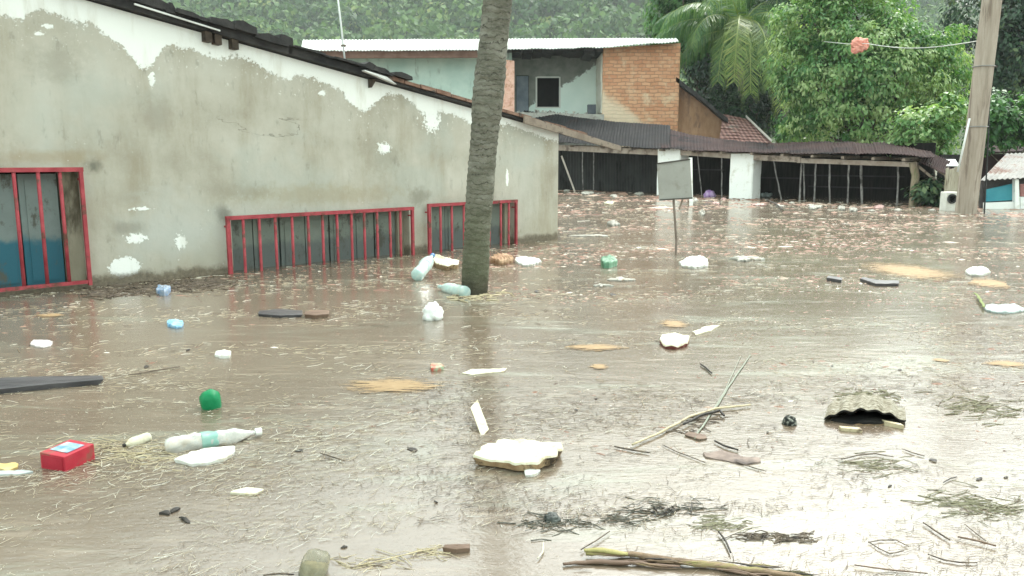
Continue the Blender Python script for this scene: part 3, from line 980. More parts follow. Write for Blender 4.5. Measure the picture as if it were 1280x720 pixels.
# antenna on the plaster house roof
m_pipe = basic('pale_pipe', (0.62, 0.63, 0.62), (0.74, 0.75, 0.73), 5, 0.4, 0.5, bump=0)
ap = HF.p(433, 86, 0.5); ap = HF.w(ap.x, ap.y, ap.z)
at_ = HF.p(421, -12, 0.5); at_ = HF.w(at_.x, at_.y, at_.z)
ant = thing('aerial_mast', 'thin pale aerial pole rising from the verge of the plaster house', 'aerial', ap)
MB().tube([ap - Vector((0, 0, 0.12)), ap.lerp(at_, 0.5), at_ + (at_ - ap) * 0.5], [0.012, 0.011, 0.010], 8).build('pole', m_pipe, ant, smooth=True)
MB().tube([ap.lerp(at_, 0.30) - Vector((0.03, 0, 0)), ap.lerp(at_, 0.30) + Vector((0.03, 0, 0))], 0.016, 8).build('clamp', m_wood_old, ant)
e_ = at_ + (at_ - ap) * 0.48
mb = MB(); mb.tube([e_ - HF.u * 0.5, e_ + HF.u * 0.5], 0.007, 6)
for k in range(5): mb.tube([e_ + HF.u * (-0.45 + 0.22 * k) - HF.n * 0.25, e_ + HF.u * (-0.45 + 0.22 * k) + HF.n * 0.25], 0.005, 6)
mb.build('aerial', m_pipe, ant)

# ------------------------------------------------------------------ flooded open shed
SF = Frame(W(925, 248), W(1140, 257))
shed = thing('market_shed', 'long low flooded shed with sagging dark tin roof on white columns', 'shed', SF.A, (0, 0, SF.rot))
m_tin_dark = corrugated('dark_tin', (0.008, 0.009, 0.010), (0.024, 0.023, 0.025), (0.022, 0.013, 0.012), 0.55)
m_tin_brown = corrugated('rusty_tin', (0.022, 0.012, 0.013), (0.055, 0.028, 0.026), (0.007, 0.006, 0.008), 0.5)
m_tin_wall = corrugated('grimy_tin_wall', (0.022, 0.022, 0.022), (0.05, 0.05, 0.048), (0.012, 0.012, 0.011), 0.52)
m_white_col = basic('limewash', (0.84, 0.84, 0.82), (0.88, 0.88, 0.86), 3, 0.85, 0.2, 20, 0.2, 0.01, dirt=(0.66, 0.64, 0.58), dirt_scale=2.5)


def corr_sheet(front, back, off0, off1, n, amp, frame, sag=0.02, thick=0.012, period=4):
    """front/back: px tables; a corrugated sheet between them"""
    mb = MB(); V = []
    rows = 4
    x0f, x1f = front[0][0], front[-1][0]; x0b, x1b = back[0][0], back[-1][0]
    for r_ in range(rows):
        t = r_ / (rows - 1)
        for i in range(n):
            s_ = i / (n - 1)
            a = x0f + (x1f - x0f) * s_; b = x0b + (x1b - x0b) * s_
            pf = frame.p(a, interp(front, a), off0); pb = frame.p(b, interp(back, b), off1)
            p_ = pf.lerp(pb, t)
            p_.z += amp * math.sin(i * 2 * math.pi / period) + sag * mnoise.noise((int(i / 26) * 1.7 + 0.3, t * 2, 0)) + 0.4 * sag * mnoise.noise((i * .05, t, 3))
            p_.y += 0.06 * mnoise.noise((int(i / 26) * 2.1, 9, 0)) * (1 if r_ == 0 else 0)
            V.append(p_)
    nv = len(V)
    mb.v = [tuple(p_) for p_ in V] + [(p_.x, p_.y, p_.z - thick) for p_ in V]
    fs = [(r_ * n + i, r_ * n + i + 1, (r_ + 1) * n + i + 1, (r_ + 1) * n + i) for r_ in range(rows - 1) for i in range(n - 1)]
    mb.f = fs + [tuple(k + nv for k in f[::-1]) for f in fs] + [(i + 1, i, i + nv, i + 1 + nv) for i in range(n - 1)]
    mb.f += [(r_ * n, (r_ + 1) * n, (r_ + 1) * n + nv, r_ * n + nv) for r_ in range(rows - 1)] + [((r_ + 1) * n - 1, r_ * n - 1 + n + n, r_ * n - 1 + 2 * n + nv, (r_ + 1) * n - 1 + nv) for r_ in range(rows - 1)]
    mb.mi = [0] * len(mb.f)
    return mb


corr_sheet([(640, 174), (700, 178), (770, 182), (838, 186)], [(655, 138), (690, 142), (760, 151), (838, 157)], -0.3, 2.6, 210, 0.013, SF, 0.05).build('roof_sheets', m_tin_dark, shed, world=False)['label'] = 'blue-black roof sheets over the sheet-metal wall'
corr_sheet([(826, 186), (910, 190), (960, 191), (1110, 191), (1168, 197)], [(826, 158), (862, 168), (950, 178.5), (1060, 177), (1115, 180), (1162, 187)], -0.25, 2.7, 330, 0.012, SF, 0.075).build('rusty_roof_sheets', m_tin_brown, shed, world=False)
# front beams
mb = MB()


def beam(mb, a, b, h_px, off, depth=0.1):
    p0, p1 = SF.p(a[0], a[1], off), SF.p(b[0], b[1], off)
    q0, q1 = SF.p(a[0], a[1] + h_px, off), SF.p(b[0], b[1] + h_px, off)
    mb.prism([q0, q1, p1, p0], (0, depth, 0))


beam(mb, (696, 181), (822, 187), 7, 0.02)
beam(mb, (848, 187.5), (912, 192), 6, 0.02)
beam(mb, (938, 193), (1000, 196), 7, 0.02)
beam(mb, (996, 197.5), (1146, 203), 6, 0.06)
mb.build('front_beam', basic('bleached_beam', (0.30, 0.235, 0.195), (0.46, 0.385, 0.33), 3, 0.85, dirt=(0.16, 0.12, 0.10), dirt_scale=2.2), shed, world=False)
mb = MB()
for k in range(12):
    a = 712 + k * 38
    p_ = SF.p(a, interp([(696, 180), (838, 186), (1150, 198)], a), -0.2)
    mb.box((p_.x - .04, -0.24, p_.z - 0.09), (p_.x + .04, 2.5, p_.z - 0.02))
mb.build('rafters', m_wood_old, shed, world=False)


def column(a, b, ytop, mat, name, off=0.0, depth=0.5):
    p0, p1 = SF.p(a, 230, off), SF.p(b, 230, off)
    zt_ = SF.p(a, ytop, off).z
    mb = MB()
    x0, x1 = p0.x, p1.x
    # slightly uneven, chamfered shaft
    n = 9; c_ = 0.03
    ring = lambda z_, j: [(x0 + c_ + j, off, z_), (x1 - c_ + j, off, z_), (x1 + j, off + c_, z_), (x1 + j, off + depth - c_, z_), (x1 - c_ + j, off + depth, z_), (x0 + c_ + j, off + depth, z_), (x0 + j, off + depth - c_, z_), (x0 + j, off + c_, z_)]
    vs = []
    for i in range(n): vs += ring(-0.8 + (zt_ + 0.8) * i / (n - 1), random.uniform(-.008, .008))
    fs = [(i * 8 + k, i * 8 + (k + 1) % 8, (i + 1) * 8 + (k + 1) % 8, (i + 1) * 8 + k) for i in range(n - 1) for k in range(8)]
    fs += [tuple(range(8))[::-1], tuple((n - 1) * 8 + k for k in range(8))]
    mb.add(vs, fs)
    return mb.build(name, mat, shed, world=False)


column(820.5, 849, 186, m_white_col, 'column')
column(911, 940, 192, m_white_col, 'column')
mb = MB()
p0 = SF.p(1140, 257, 0.05); p1 = SF.p(1140, 203, 0.05)
mb.tube([(p0.x - .01, .1, -.8), (p0.x, .1, 0.3), (p0.x + .012, .1, p1.z * .7), (p1.x, .1, p1.z)], [.105, .10, .1, .105], 12, wob=.03)
mb.build('wood_post', basic('mossy_post', (0.26, 0.20, 0.14), (0.38, 0.31, 0.23), 6, .9, .2, 30, .5, .01, (1, 1, .3), dirt=(0.14, 0.15, 0.07)), shed, world=False, smooth=True)
# thin poles
m_thin = basic('thin_pale_pole', (0.13, 0.12, 0.115), (0.30, 0.28, 0.27), 9, 0.9, stretch=(1, 1, .6), dirt=(0.05, 0.045, 0.04))
for (a, y0, b, y1, w_) in [(1002, 199, 1000, 250, .028), (1004, 200, 1007, 250, .02), (1020, 201, 1018, 252, .022), (1037, 201, 1038, 254, .026), (1061, 202, 1060, 254, .024), (1076, 203, 1079, 255, .03), (1123, 204, 1122, 256, .024), (966, 197, 980, 247, .02), (872, 193, 879, 240, .016), (902, 195, 903, 245, .018), (728, 190, 729, 237, .02), (742, 190, 742.5, 237, .016)]:
    p0, p1 = SF.p(a, y0, 0.12), SF.p(b, y1, 0.12)
    p1.z = -0.3
    mb = MB(); mb.tube([p0.lerp(p1, i / 8) + Vector((random.uniform(-.012, .012), 0, 0)) for i in range(9)], [w_ * random.uniform(.8, 1.2) for _ in range(9)], 6)
    mb.build('thin_pole', m_thin, shed, world=False)
p0, p1 = SF.p(702, 195, 0.05), SF.p(721, 246, 0.05)
MB().tube([p0, p0.lerp(p1, .5), p1], .035, 7).build('prop_stick', basic('pale_stick', (0.42, 0.36, 0.31), (0.55, 0.48, 0.42), 5), shed, world=False)
# tin wall at the left end
mb = corr_sheet([(655, 233), (822, 241)], [(655, 180), (822, 186)], 1.5, 1.5, 190, 0.0, SF, 0)
V2 = []
for i, v in enumerate(mb.v):
    col_ = i % 190
    V2.append((v[0], v[1] + 0.018 * math.sin(col_ * math.pi / 2) + (0.012 if i >= len(mb.v) // 2 else 0), v[2] - (0.5 if (i % (4 * 190)) < 190 else 0)))
mb.v = V2
mb.build('sheet_wall', m_tin_wall, shed, world=False)
# back and right end coloured near black, painting in the shed's inner shade
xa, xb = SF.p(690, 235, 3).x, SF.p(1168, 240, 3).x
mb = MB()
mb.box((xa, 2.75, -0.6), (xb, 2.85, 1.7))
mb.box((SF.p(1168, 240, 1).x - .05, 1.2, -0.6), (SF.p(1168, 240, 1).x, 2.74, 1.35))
mb.build('back_wall', basic('shade_dark_boards', (0.006, 0.006, 0.006), (0.022, 0.019, 0.018), 5, .9, .1, stretch=(3, 1, .3)), shed, world=False)
# shelves / crossbars inside
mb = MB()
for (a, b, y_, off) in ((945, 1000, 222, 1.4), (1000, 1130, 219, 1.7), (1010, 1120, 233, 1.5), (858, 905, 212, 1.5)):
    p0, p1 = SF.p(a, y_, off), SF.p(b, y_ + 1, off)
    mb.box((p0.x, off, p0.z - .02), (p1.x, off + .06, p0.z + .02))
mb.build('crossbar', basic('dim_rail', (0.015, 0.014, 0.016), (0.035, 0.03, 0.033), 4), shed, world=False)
# right end: drooping sheet, slanting boards
mb = corr_sheet([(1150, 203), (1192, 222)], [(1158, 188), (1196, 205)], -0.15, 1.2, 60, 0.014, SF, .02)
mb.build('drooping_sheet', m_tin_brown, shed, world=False)
mb = MB()
for (a, y0, b, y1) in ((1148, 210, 1184, 240), (1160, 207, 1190, 226)):
    p0, p1 = SF.p(a, y0, .1), SF.p(b, y1, .1)
    mb.prism([p0, p1, p1 + Vector((0, 0, .08)), p0 + Vector((0, 0, .08))], (0, .04, 0))
mb.build('slanting_board', m_wood_old, shed, world=False)
p0, p1 = SF.p(1166, 208, .6), SF.p(1199, 208, .6)
mb = MB(); mb.prism([p0, p1, SF.p(1194, 200, 1.6), SF.p(1170, 199.5, 1.6)], (0, 0, .02))
mb.build('end_roof_sheet', m_whiteroof, shed, world=False)

# picket boards and an old cabinet by the pole
m_board = basic('pale_boards', (0.33, 0.29, 0.22), (0.47, 0.43, 0.35), 4, .85, .2, 25, .4, .006, (3, 3, .4), dirt=(0.18, 0.15, 0.11))
fe = thing('board_fence', 'short fence of pale upright boards behind the utility pole', 'fence', W(1190, 262))
for k in range(6):
    a = 1183 + k * 3.4
    p_ = D(a, 212 - 1.2 * k + random.uniform(-2, 2), 20.2); q_ = D(a + 3.0, 212, 20.2)
    MB().prism([(p_.x, 20.2, -.6), (q_.x, 20.2, -.6), (q_.x, 20.2, p_.z + .02), (p_.x, 20.2, p_.z)], (0, .03, 0)).build('board', m_board, fe)
MB().prism([D(1182, 222, 20.235), D(1205, 220, 20.235), D(1205, 217, 20.235), D(1182, 219, 20.235)], (0, .04, 0)).build('rail', m_board, fe)
cab = thing('loudspeaker', 'old white boxy cabinet with round black opening at the foot of the pole', 'cabinet', W(1191, 263))
x0, x1, z1 = D(1183, 250, 19.2).x, D(1199.5, 250, 19.2).x, D(1190, 240, 19.2).z
mb = MB(); mb.box((x0, 19.2, -.3), (x1, 19.5, z1)); ob = mb.build('body', basic('grimy_white', (0.58, 0.56, 0.51), (0.7, 0.69, 0.64), 6, .6, dirt=(0.36, 0.33, 0.27)), cab)
bv = ob.modifiers.new('b', 'BEVEL'); bv.width = .018; bv.segments = 2
ctr = D(1190, 248.5, 19.19)
rg = MB(); n = 24; vs = []
for r_, y_ in ((.115, 0), (.115, -.02), (.075, -.02), (.065, .01), (.0, .01)):
    for k in range(n):
        a = 2 * math.pi * k / n; vs.append((ctr.x + r_ * math.cos(a), ctr.y + y_, ctr.z + r_ * math.sin(a)))
rg.add(vs, [(i * n + k, i * n + (k + 1) % n, (i + 1) * n + (k + 1) % n, (i + 1) * n + k) for i in range(4) for k in range(n)])
rg.build('round_opening', basic('black_rubber', (0.02, 0.02, 0.02), (0.04, 0.04, 0.04), 4, .5), cab)

# shack at the far right
Sx = 20.0
sk = thing('tin_shack', 'small shack with pale tin roof and turquoise wall panel at right edge', 'shack', (D(1255, 250, Sx).x, Sx, 0))
V = []; n = 70
for r_ in range(2):
    for i in range(n):
        s_ = i / (n - 1)
        p_ = D(1226 + 110 * s_, 225 - 6 * s_ + mnoise.noise((i * .3, 0, 0)), Sx - .2).lerp(D(1258 + 90 * s_, 192 - 3 * s_, Sx + 3.2), r_)
        p_.z += .016 * math.sin(i * math.pi / 2)
        V.append(p_)
mb = MB(); mb.v = [tuple(p_) for p_ in V] + [(p_.x, p_.y, p_.z - .015) for p_ in V]
mb.f = [(i, i + 1, n + i + 1, n + i) for i in range(n - 1)]; mb.f += [tuple(k + 2 * n for k in f[::-1]) for f in mb.f[:]]; mb.f += [(i + 1, i, i + 2 * n, i + 1 + 2 * n) for i in range(n - 1)]
mb.mi = [0] * len(mb.f)
mb.build('roof', corrugated('pale_tin', (0.25, 0.235, 0.225), (0.38, 0.365, 0.35), (0.20, 0.12, 0.10), .52), sk)
mb = MB()
mb.prism([(D(1232, 250, Sx).x, Sx + .12, -.6), (D(1340, 250, Sx).x, Sx + .12, -.6), (D(1340, 222, Sx).x, Sx + .12, D(1340, 216, Sx).z), (D(1232, 222, Sx).x, Sx + .12, D(1232, 226, Sx).z)], (0, .1, 0))
mb.build('wall', basic('shack_dark_wall', (0.05, 0.045, 0.045), (0.09, 0.08, 0.08), 4), sk)
tq = NT('turquoise_panel', .5, .4)
tq.set('Base Color', tq.ramp(tq.noise(2.5, 5), [(.3, (0.02, 0.20, 0.27)), (.7, (0.05, 0.30, 0.36))])); tq.bump(tq.noise(12, 4), .3, .01)
mb = MB(); mb.prism([D(1233, 252, Sx), D(1268, 250, Sx), D(1268, 229, Sx), D(1233, 237, Sx)], (0, .05, 0)); mb.build('turquoise_panel', tq.m, sk)
mb = MB(); mb.prism([D(1231, 262, Sx - .05), D(1269, 261, Sx - .05), D(1269, 252, Sx - .05), D(1231, 253.5, Sx - .05)], (0, .08, 0)); mb.build('base_board', m_white_col, sk)
mb = MB(); mb.prism([D(1269, 263, Sx - .12), D(1275, 263, Sx - .12), D(1273.5, 224, Sx - .12), D(1269, 224, Sx - .12)], (0, .12, 0)); mb.build('post', m_white_col, sk)
mb = MB(); mb.prism([D(1275.5, 263, Sx), D(1330, 263, Sx), D(1330, 246, Sx), D(1275.5, 246, Sx)], (0, .08, 0)); mb.build('low_wall', m_white_col, sk)
mb = MB(); mb.prism([D(1275.5, 245.5, Sx), D(1330, 245.5, Sx), D(1330, 228, Sx), D(1275.5, 230, Sx)], (0, .05, 0)); mb.build('red_cloth_wall', basic('dull_red_wall', (0.30, 0.13, 0.12), (0.42, 0.22, 0.2), 4), sk)
rr2 = MB(); rr2.prism([D(1216, 193, 27), D(1340, 189, 27), D(1340, 181, 29), D(1222, 184, 29)], (0, 0, .06)); rr2.prism([D(1222, 240, 27.5), D(1340, 240, 27.5), D(1340, 190, 27.5), D(1222, 193, 27.5)], (0, .2, 0))
tag(rr2.build('low_house', m_tin_brown), 'low house with rust red tin roof behind the pale tin shack', 'house')

# ------------------------------------------------------------------ utility pole and its lines
pb = W(1207, 267)
pt = D(1240, 0, pb.y - .3)
pole = thing('utility_pole', 'leaning pinkish grey wooden utility pole standing in water beside the shed', 'utility pole', pb)
m_pole = basic('pole_wood', (0.30, 0.245, 0.20), (0.42, 0.355, 0.30), 4, .85, .2, 30, .5, .008, (3, 3, .25), dirt=(0.20, 0.155, 0.125), dirt_scale=3)
mb = MB()
pd = (pt - pb)
mb.tube([pb + pd * t for t in (-.2, 0, .15, .3, .45, .6, .8, 1, 1.3, 1.6)], [.225, .222, .218, .212, .208, .204, .2, .195, .185, .18], 22, wob=.012)
mb.build('shaft', m_pole, pole, smooth=True)
side = Vector((-.215, -.06, 0))
MB().tube([D(1197, 215, pb.y - .25), D(1205, 180, pb.y - .3), D(1212, 148, pb.y - .32)], .022, 8).build('conduit', m_pipe, pole, smooth=True)
mb = MB(); mb.tube([D(1238, 92, pb.y - .2), D(1236, 150, pb.y - .2), D(1234, 200, pb.y - .2), Vector((D(1231, 262, pb.y - .2).x, pb.y - .2, -.1))], .016, 6)
mb.build('down_cable', basic('black_cable', (0.015, 0.015, 0.015), (0.03, 0.03, 0.03), 4, .5), pole)
m_dullwire = basic('dull_wire', (0.2, 0.19, 0.18), (0.28, 0.27, 0.26), 4, .5)
for t in (.42, .7):
    MB().tube([pb + pd * t + Vector((.23 * math.cos(a), .23 * math.sin(a), 0)) for a in [2 * math.pi * k / 16 for k in range(17)]], .012, 5).build('wire_band', m_dullwire, pole)
wa = D(1229, 50, pb.y - .25); wbp = D(1084, 54.5, 25.0)
wire = MB()
wpts = []
for i in range(21):
    t = i / 20
    p_ = wa.lerp(wbp, t); p_.z -= .25 * math.sin(math.pi * t) * .6
    wpts.append(p_)
wpts.append(D(1060, 55, 26.5)); wpts.append(D(1030, 52, 29.5))
wire.tube(wpts, .012, 6)
tag(wire.build('overhead_wire', basic('frayed_wire', (0.45, 0.45, 0.42), (0.6, 0.6, 0.56), 4, .5, bump=0)), 'thin pale wire strung from the utility pole into the leafy tree', 'wire')
# salmon rag snagged on the wire
mb = MB()
ctr = D(1074.5, 56, 25.55)
fs = []; vs = []
n1, n2 = 14, 18
for i in range(n1 + 1):
    th = math.pi * i / n1
    for k in range(n2):
        ph = 2 * math.pi * k / n2
        d = Vector((math.sin(th) * math.cos(ph), math.sin(th) * math.sin(ph), math.cos(th)))
        r_ = .24 * (1 + .45 * mnoise.noise(d * 1.8 + Vector((3, 1, 2))) + .2 * mnoise.noise(d * 5))
        vs.append(ctr + Vector((d.x * r_ * 1.05, d.y * r_ * .7, d.z * r_ * 1.0)))
for i in range(n1):
    for k in range(n2): fs.append((i * n2 + k, (i + 1) * n2 + k, (i + 1) * n2 + (k + 1) % n2, i * n2 + (k + 1) % n2))
mb.add(vs, fs)
tag(mb.build('rag', basic('salmon_cloth', (0.62, 0.20, 0.15), (0.78, 0.36, 0.29), 6, .8)), 'bundled salmon pink rag snagged on the wire before the leafy tree', 'rag')

# ------------------------------------------------------------------ sign
sg_b = W(846, 318)
sgn = thing('blank_sign', 'blank grey square sign board on a thin post standing in the flood', 'sign', sg_b)
Ys = sg_b.y
m_sign = basic('grey_sign_board', (0.29, 0.285, 0.26), (0.345, 0.34, 0.315), 3, .7, .3, 30, .2, .004, dirt=(0.25, 0.235, 0.205), dirt_scale=4)
mb = MB()
front_ = [D(821.5, 204.5, Ys), D(862.5, 199, Ys), D(865.5, 247.5, Ys), D(824, 250, Ys)]
mb.prism(front_[::-1], (0, .022, 0)); ob = mb.build('board', m_sign, sgn)
bv = ob.modifiers.new('b', 'BEVEL'); bv.width = .004; bv.segments = 2
e0, e1, e2, e3 = front_
m_dedge = basic('dark_edge', (0.06, 0.055, 0.05), (0.1, 0.09, 0.08), 5)
for a, b in ((e0, e1), (e3, e2)):
    d = Vector((0, 0, .009))
    MB().prism([a - d, b - d, b + d, a + d], (0, -.012, 0)).build('edge_strip', m_dedge, sgn)
MB().tube([Vector((sg_b.x, Ys + .045, -.8)), D(845.5, 300, Ys + .045), D(842, 250, Ys + .045), D(841.5, 210, Ys + .045)], .016, 8).build('post', basic('brown_post', (0.17, 0.135, 0.11), (0.26, 0.21, 0.18), 6), sgn)
MB().tube([D(849, 262, Ys + .04), D(853, 250, Ys + .04), D(856, 240, Ys + .04)], .013, 7).build('broken_brace', m_wood_old, sgn)
st_b = D(866, 252.5, 21.5)
mb = MB(); mb.prism([Vector((D(864, 250, 21.5).x, 21.5, -.7)), Vector((D(868, 250, 21.5).x, 21.5, -.7)), D(865.5, 197, 21.5), D(861.5, 197, 21.5)], (0, .06, 0))
tag(mb.build('white_stake', m_white_col), 'slim white stake standing in the water just behind the sign board', 'stake')

# ------------------------------------------------------------------ trees and palms
def limb_path(a, b, k=6, wob=.12):
    L_ = (b - a).length
    return [a.lerp(b, i / k) + Vector((random.uniform(-1, 1), random.uniform(-1, 1), random.uniform(-.3, .6))) * wob * L_ * .5 * math.sin(math.pi * i / k) for i in range(k + 1)]


m_bark = basic('tree_bark', (0.07, 0.06, 0.048), (0.15, 0.13, 0.105), 7, .9, .1, 20, .6, .02, (1, 1, .3))


def leafy(name, label, base, lobes, nclump, per, leaf, mat, clump_r=0.5, droop=.4, tint=(.45, .16), limbs=10, trunk_r=.2, group=None, aspect=.5, cat='tree'):
    t = thing(name, label, cat, base, group=group)
    lob = [(Vector(c_), Vector(r_)) for c_, r_ in lobes]
    wt_ = np.array([r_.x * r_.y * r_.z for _, r_ in lob]) ** .7; wt_ = wt_ / wt_.sum()
    C = []
    for i in rng.choice(len(lob), nclump, p=wt_):
        c_, r_ = lob[i]
        d = norm(rng.normal(size=3)); rad = rng.uniform(.45, 1.0) ** .6
        C.append([c_.x + d[0] * r_.x * rad, c_.y + d[1] * r_.y * rad, c_.z + d[2] * r_.z * rad])
    C = np.array(C)
    out = norm(C - np.array([sum((c_.x for c_, _ in lob)) / len(lob), sum((c_.y for c_, _ in lob)) / len(lob), sum((c_.z for c_, _ in lob)) / len(lob) - .8]))
    cr_ = rng.uniform(.6, 1.35, nclump) * clump_r
    d = norm(rng.normal(size=(nclump, per, 3))); rad = rng.uniform(.15, 1, (nclump, per, 1)) ** .5
    P = C[:, None] + d * rad * cr_[:, None, None] * np.array([1, 1, .7])
    Nn = norm(d * .5 + out[:, None] * .6 + np.array([0, 0, .55]) + rng.normal(scale=.35, size=d.shape))
    td = norm(d + out[:, None] * .6 + np.array([0, 0, -droop]) + rng.normal(scale=.4, size=d.shape))
    td = norm(td - Nn * (td * Nn).sum(-1, keepdims=True))
    S = rng.uniform(leaf[0], leaf[1], nclump * per)
    ti = np.clip(rng.normal(tint[0], tint[1], (nclump, 1)) + rng.normal(0, .10, (nclump, per)), 0, 1).ravel()
    V, Fc = leaf_quads(P.reshape(-1, 3), Nn.reshape(-1, 3), S, aspect, td.reshape(-1, 3), .3)
    V = V - np.array(base)
    np_obj('crown', V, Fc, mat, t, np.repeat(ti, 4))
    cen = Vector(C.mean(0))
    mb = MB()
    fork = Vector(base).lerp(cen, .45)
    pa = limb_path(Vector(base) - Vector((0, 0, .8)), fork, 8, .08)
    mb.tube(pa, [trunk_r * (1.15 - .4 * i / 8) for i in range(9)], 10, wob=.05)
    for k in rng.choice(nclump, limbs, replace=False):
        e = Vector(C[k]); st_ = pa[random.choice([5, 6, 7, 8])]
        q = limb_path(st_, e, 6, .2)
        mb.tube(q, [trunk_r * .5 * (1 - .8 * i / 6) for i in range(7)], 6)
    mb.build('trunk', m_bark, t, smooth=True)
    return t


m_lf_bright = leafmat('bright_leaf', [(0.0, (0.024, 0.085, 0.026)), (.4, (0.080, 0.205, 0.066)), (.75, (0.19, 0.34, 0.125)), (1, (0.42, 0.53, 0.26))], .38, .42)
m_lf_dark = leafmat('dark_leaf', [(0.0, (0.005, 0.020, 0.012)), (.5, (0.020, 0.056, 0.028)), (.85, (0.060, 0.115, 0.048)), (1, (0.13, 0.18, 0.08))], .45, .2)


def lobe(px_, py_, Y, wpx, hpx, dep=None):
    c_ = D(px_, py_, Y)
    s_ = Y / F
    return (c_, (wpx * s_ / 2, (dep or wpx * s_ / 2 * .8), hpx * s_ / 2))


TY = 31.0
leafy('leafy_tree', 'broad bright green leafy tree rising behind the rusty shed roof', (D(1095, 200, TY).x, TY, 0),
      [lobe(1070, 40, TY, 120, 110), lobe(1040, 105, TY - .5, 130, 110), lobe(1120, 95, TY - .6, 150, 130), lobe(1085, 75, TY - 1.0, 130, 110), lobe(1010, 145, TY, 70, 80), lobe(1165, 110, TY, 85, 110), lobe(1070, 150, TY - .5, 130, 75), lobe(1110, 30, TY + .5, 60, 70),
       lobe(1050, -10, TY, 110, 70), lobe(992, 70, TY, 64, 90), lobe(1012, 22, TY, 90, 80), lobe(1182, 75, TY, 66, 80), lobe(1000, 90, TY, 60, 70), lobe(1165, 160, TY - .5, 80, 60)],
      960, 54, (.10, .23), m_lf_bright, .46, .5, (.74, .24), 26, .2)
for (nm, lab, px_, Y, lobes, ncl, leaf, mat, tn) in [
    ('dark_tree', 'dark dense tree rising behind the utility pole at upper right', 1262, 40, [(1240, 20, 110, 110), (1290, 60, 120, 130), (1260, 110, 110, 100), (1320, 20, 120, 150)], 520, (.18, .34), m_lf_dark, (.55, .22)),
    ('mango_tree', 'rounded mid green tree left of the drooping palms above the white roof', 862, 47, [(848, 30, 70, 70), (868, 62, 66, 60), (885, 20, 70, 80), (850, -15, 80, 60), (905, 85, 60, 70), (930, 60, 80, 100)], 460, (.2, .38), m_lf_bright, (.3, .2)),
    ('shade_tree', 'deep green tree filling the gap behind palms and leafy tree', 985, 46, [(960, 60, 110, 140), (990, 110, 120, 110), (1010, 10, 100, 110), (940, 130, 100, 80), (900, 110, 90, 80)], 480, (.2, .38), m_lf_dark, (.3, .2))]:
    leafy(nm, lab, (D(px_, 200, Y).x, Y, 0), [lobe(a, b, Y, c_, d_) for a, b, c_, d_ in lobes], ncl, 42, leaf, mat, .75, .5, tn, 14, .25)
for (nm, lab, px_, Y, lobes, ncl, mat, tn) in [
    ('leafy_shrub', 'yellowish leafy shrub between the utility pole and the pale tin shack', 1255, 26, [(1240, 150, 60, 60), (1270, 165, 60, 50), (1225, 170, 40, 50), (1298, 150, 60, 70)], 130, m_lf_bright, (.4, .2)),
    ('dark_shrub', 'dark shrub in front of the drooping palm trunk above the red tiled roof', 930, 38.6, [(912, 142, 56, 50), (940, 140, 60, 56), (962, 150, 40, 50), (895, 128, 40, 44)], 150, m_lf_dark, (.5, .2)),
    ('pale_shrub', 'pale big leaved shrub hanging over the right end of the shed roof', 1165, 24.5, [(1150, 160, 60, 50), (1180, 150, 50, 60), (1135, 178, 40, 30), (1172, 185, 40, 40)], 90, m_lf_bright, (.75, .15)),
    ('reed_shrub', 'low green shrub standing in water under the shed end', 1165, 21.3, [(1160, 240, 40, 28), (1176, 246, 26, 24)], 40, m_lf_dark, (.6, .2)),
    ('hedge_bush', 'low bush right of the red tiled roof, under the leafy tree', 1000, 33, [(992, 168, 44, 30), (1015, 172, 50, 40)], 70, m_lf_bright, (.45, .2))]:
    leafy(nm, lab, (D(px_, 200, Y).x, Y, 0), [lobe(a, b, Y, c_, d_) for a, b, c_, d_ in lobes], ncl, 36, (.11, .22), mat, .34, .5, tn, 8, .06, cat='shrub', aspect=.6)


def back_palm(label, px_, py_, Y, fr):
    c_ = D(px_, py_, Y)
    t = thing('coconut_palm', label, 'palm', (c_.x + .3, Y + .3, 0))
    b0 = Vector((c_.x + .3, Y + .3, -.6))
    MB().tube([b0.lerp(c_, i / 10) + Vector((.15 * math.sin(i * .4), 0, 0)) for i in range(11)], [.17 - .004 * i for i in range(11)], 10, wob=.04).build('trunk', bk.m, t, smooth=True)
    for (az, el, ln, dr, tb, hang) in fr:
        frond_obj(t, m_palm, c_, R(az), R(el), ln, R(dr), tb, nl=100, leafl=1.1, leafw=.042, hang=hang, ex=.55 if 235 < az < 345 and dr > 100 else 1.15)


back_palm('coconut palm with long yellowing fronds drooping beside the red tiled roof', 926, 40, 40,
          [(180, 30, 4.6, 80, .45, 1.6), (200, 5, 4.2, 70, .5, 1.7), (165, 50, 4.6, 95, .4, 1.5), (190, 55, 4.8, 120, .5, 1.5), (215, 40, 4.4, 130, .55, 1.3),
           (240, 40, 5.2, 122, .62, .9), (262, 35, 6.0, 118, .72, .8), (275, 45, 5.8, 130, .66, .8), (290, 30, 5.4, 116, .62, .8), (305, 40, 4.8, 128, .55, .9), (325, 30, 5.0, 116, .55, 1.0), (340, 45, 4.4, 130, .45, 1.1),
           (252, 55, 6.2, 140, .78, .7), (285, 20, 6.0, 106, .76, .7), (312, 10, 4.8, 96, .55, .9), (350, 35, 4.4, 130, .5, 1.2), (10, 40, 4.4, 120, .4, 1.2), (270, 60, 4.4, 145, .5, .9), (298, 55, 4.2, 142, .45, .9),
          (90, 60, 4.4, 90, .4, 1), (60, 50, 4.2, 90, .4, 1), (130, 50, 4.2, 100, .4, 1.1), (30, 65, 4.4, 110, .5, 1), (230, 68, 4.8, 140, .6, 1), (300, 70, 4.8, 140, .55, 1)])
back_palm('taller palm with dark fronds hanging between drooping palm and leafy tree', 984, -30, 42,
          [(az + random.uniform(-10, 10), random.uniform(10, 60), random.uniform(4.0, 5.2), random.uniform(120, 160), random.uniform(.15, .5), 1.3) for az in range(0, 360, 20)])

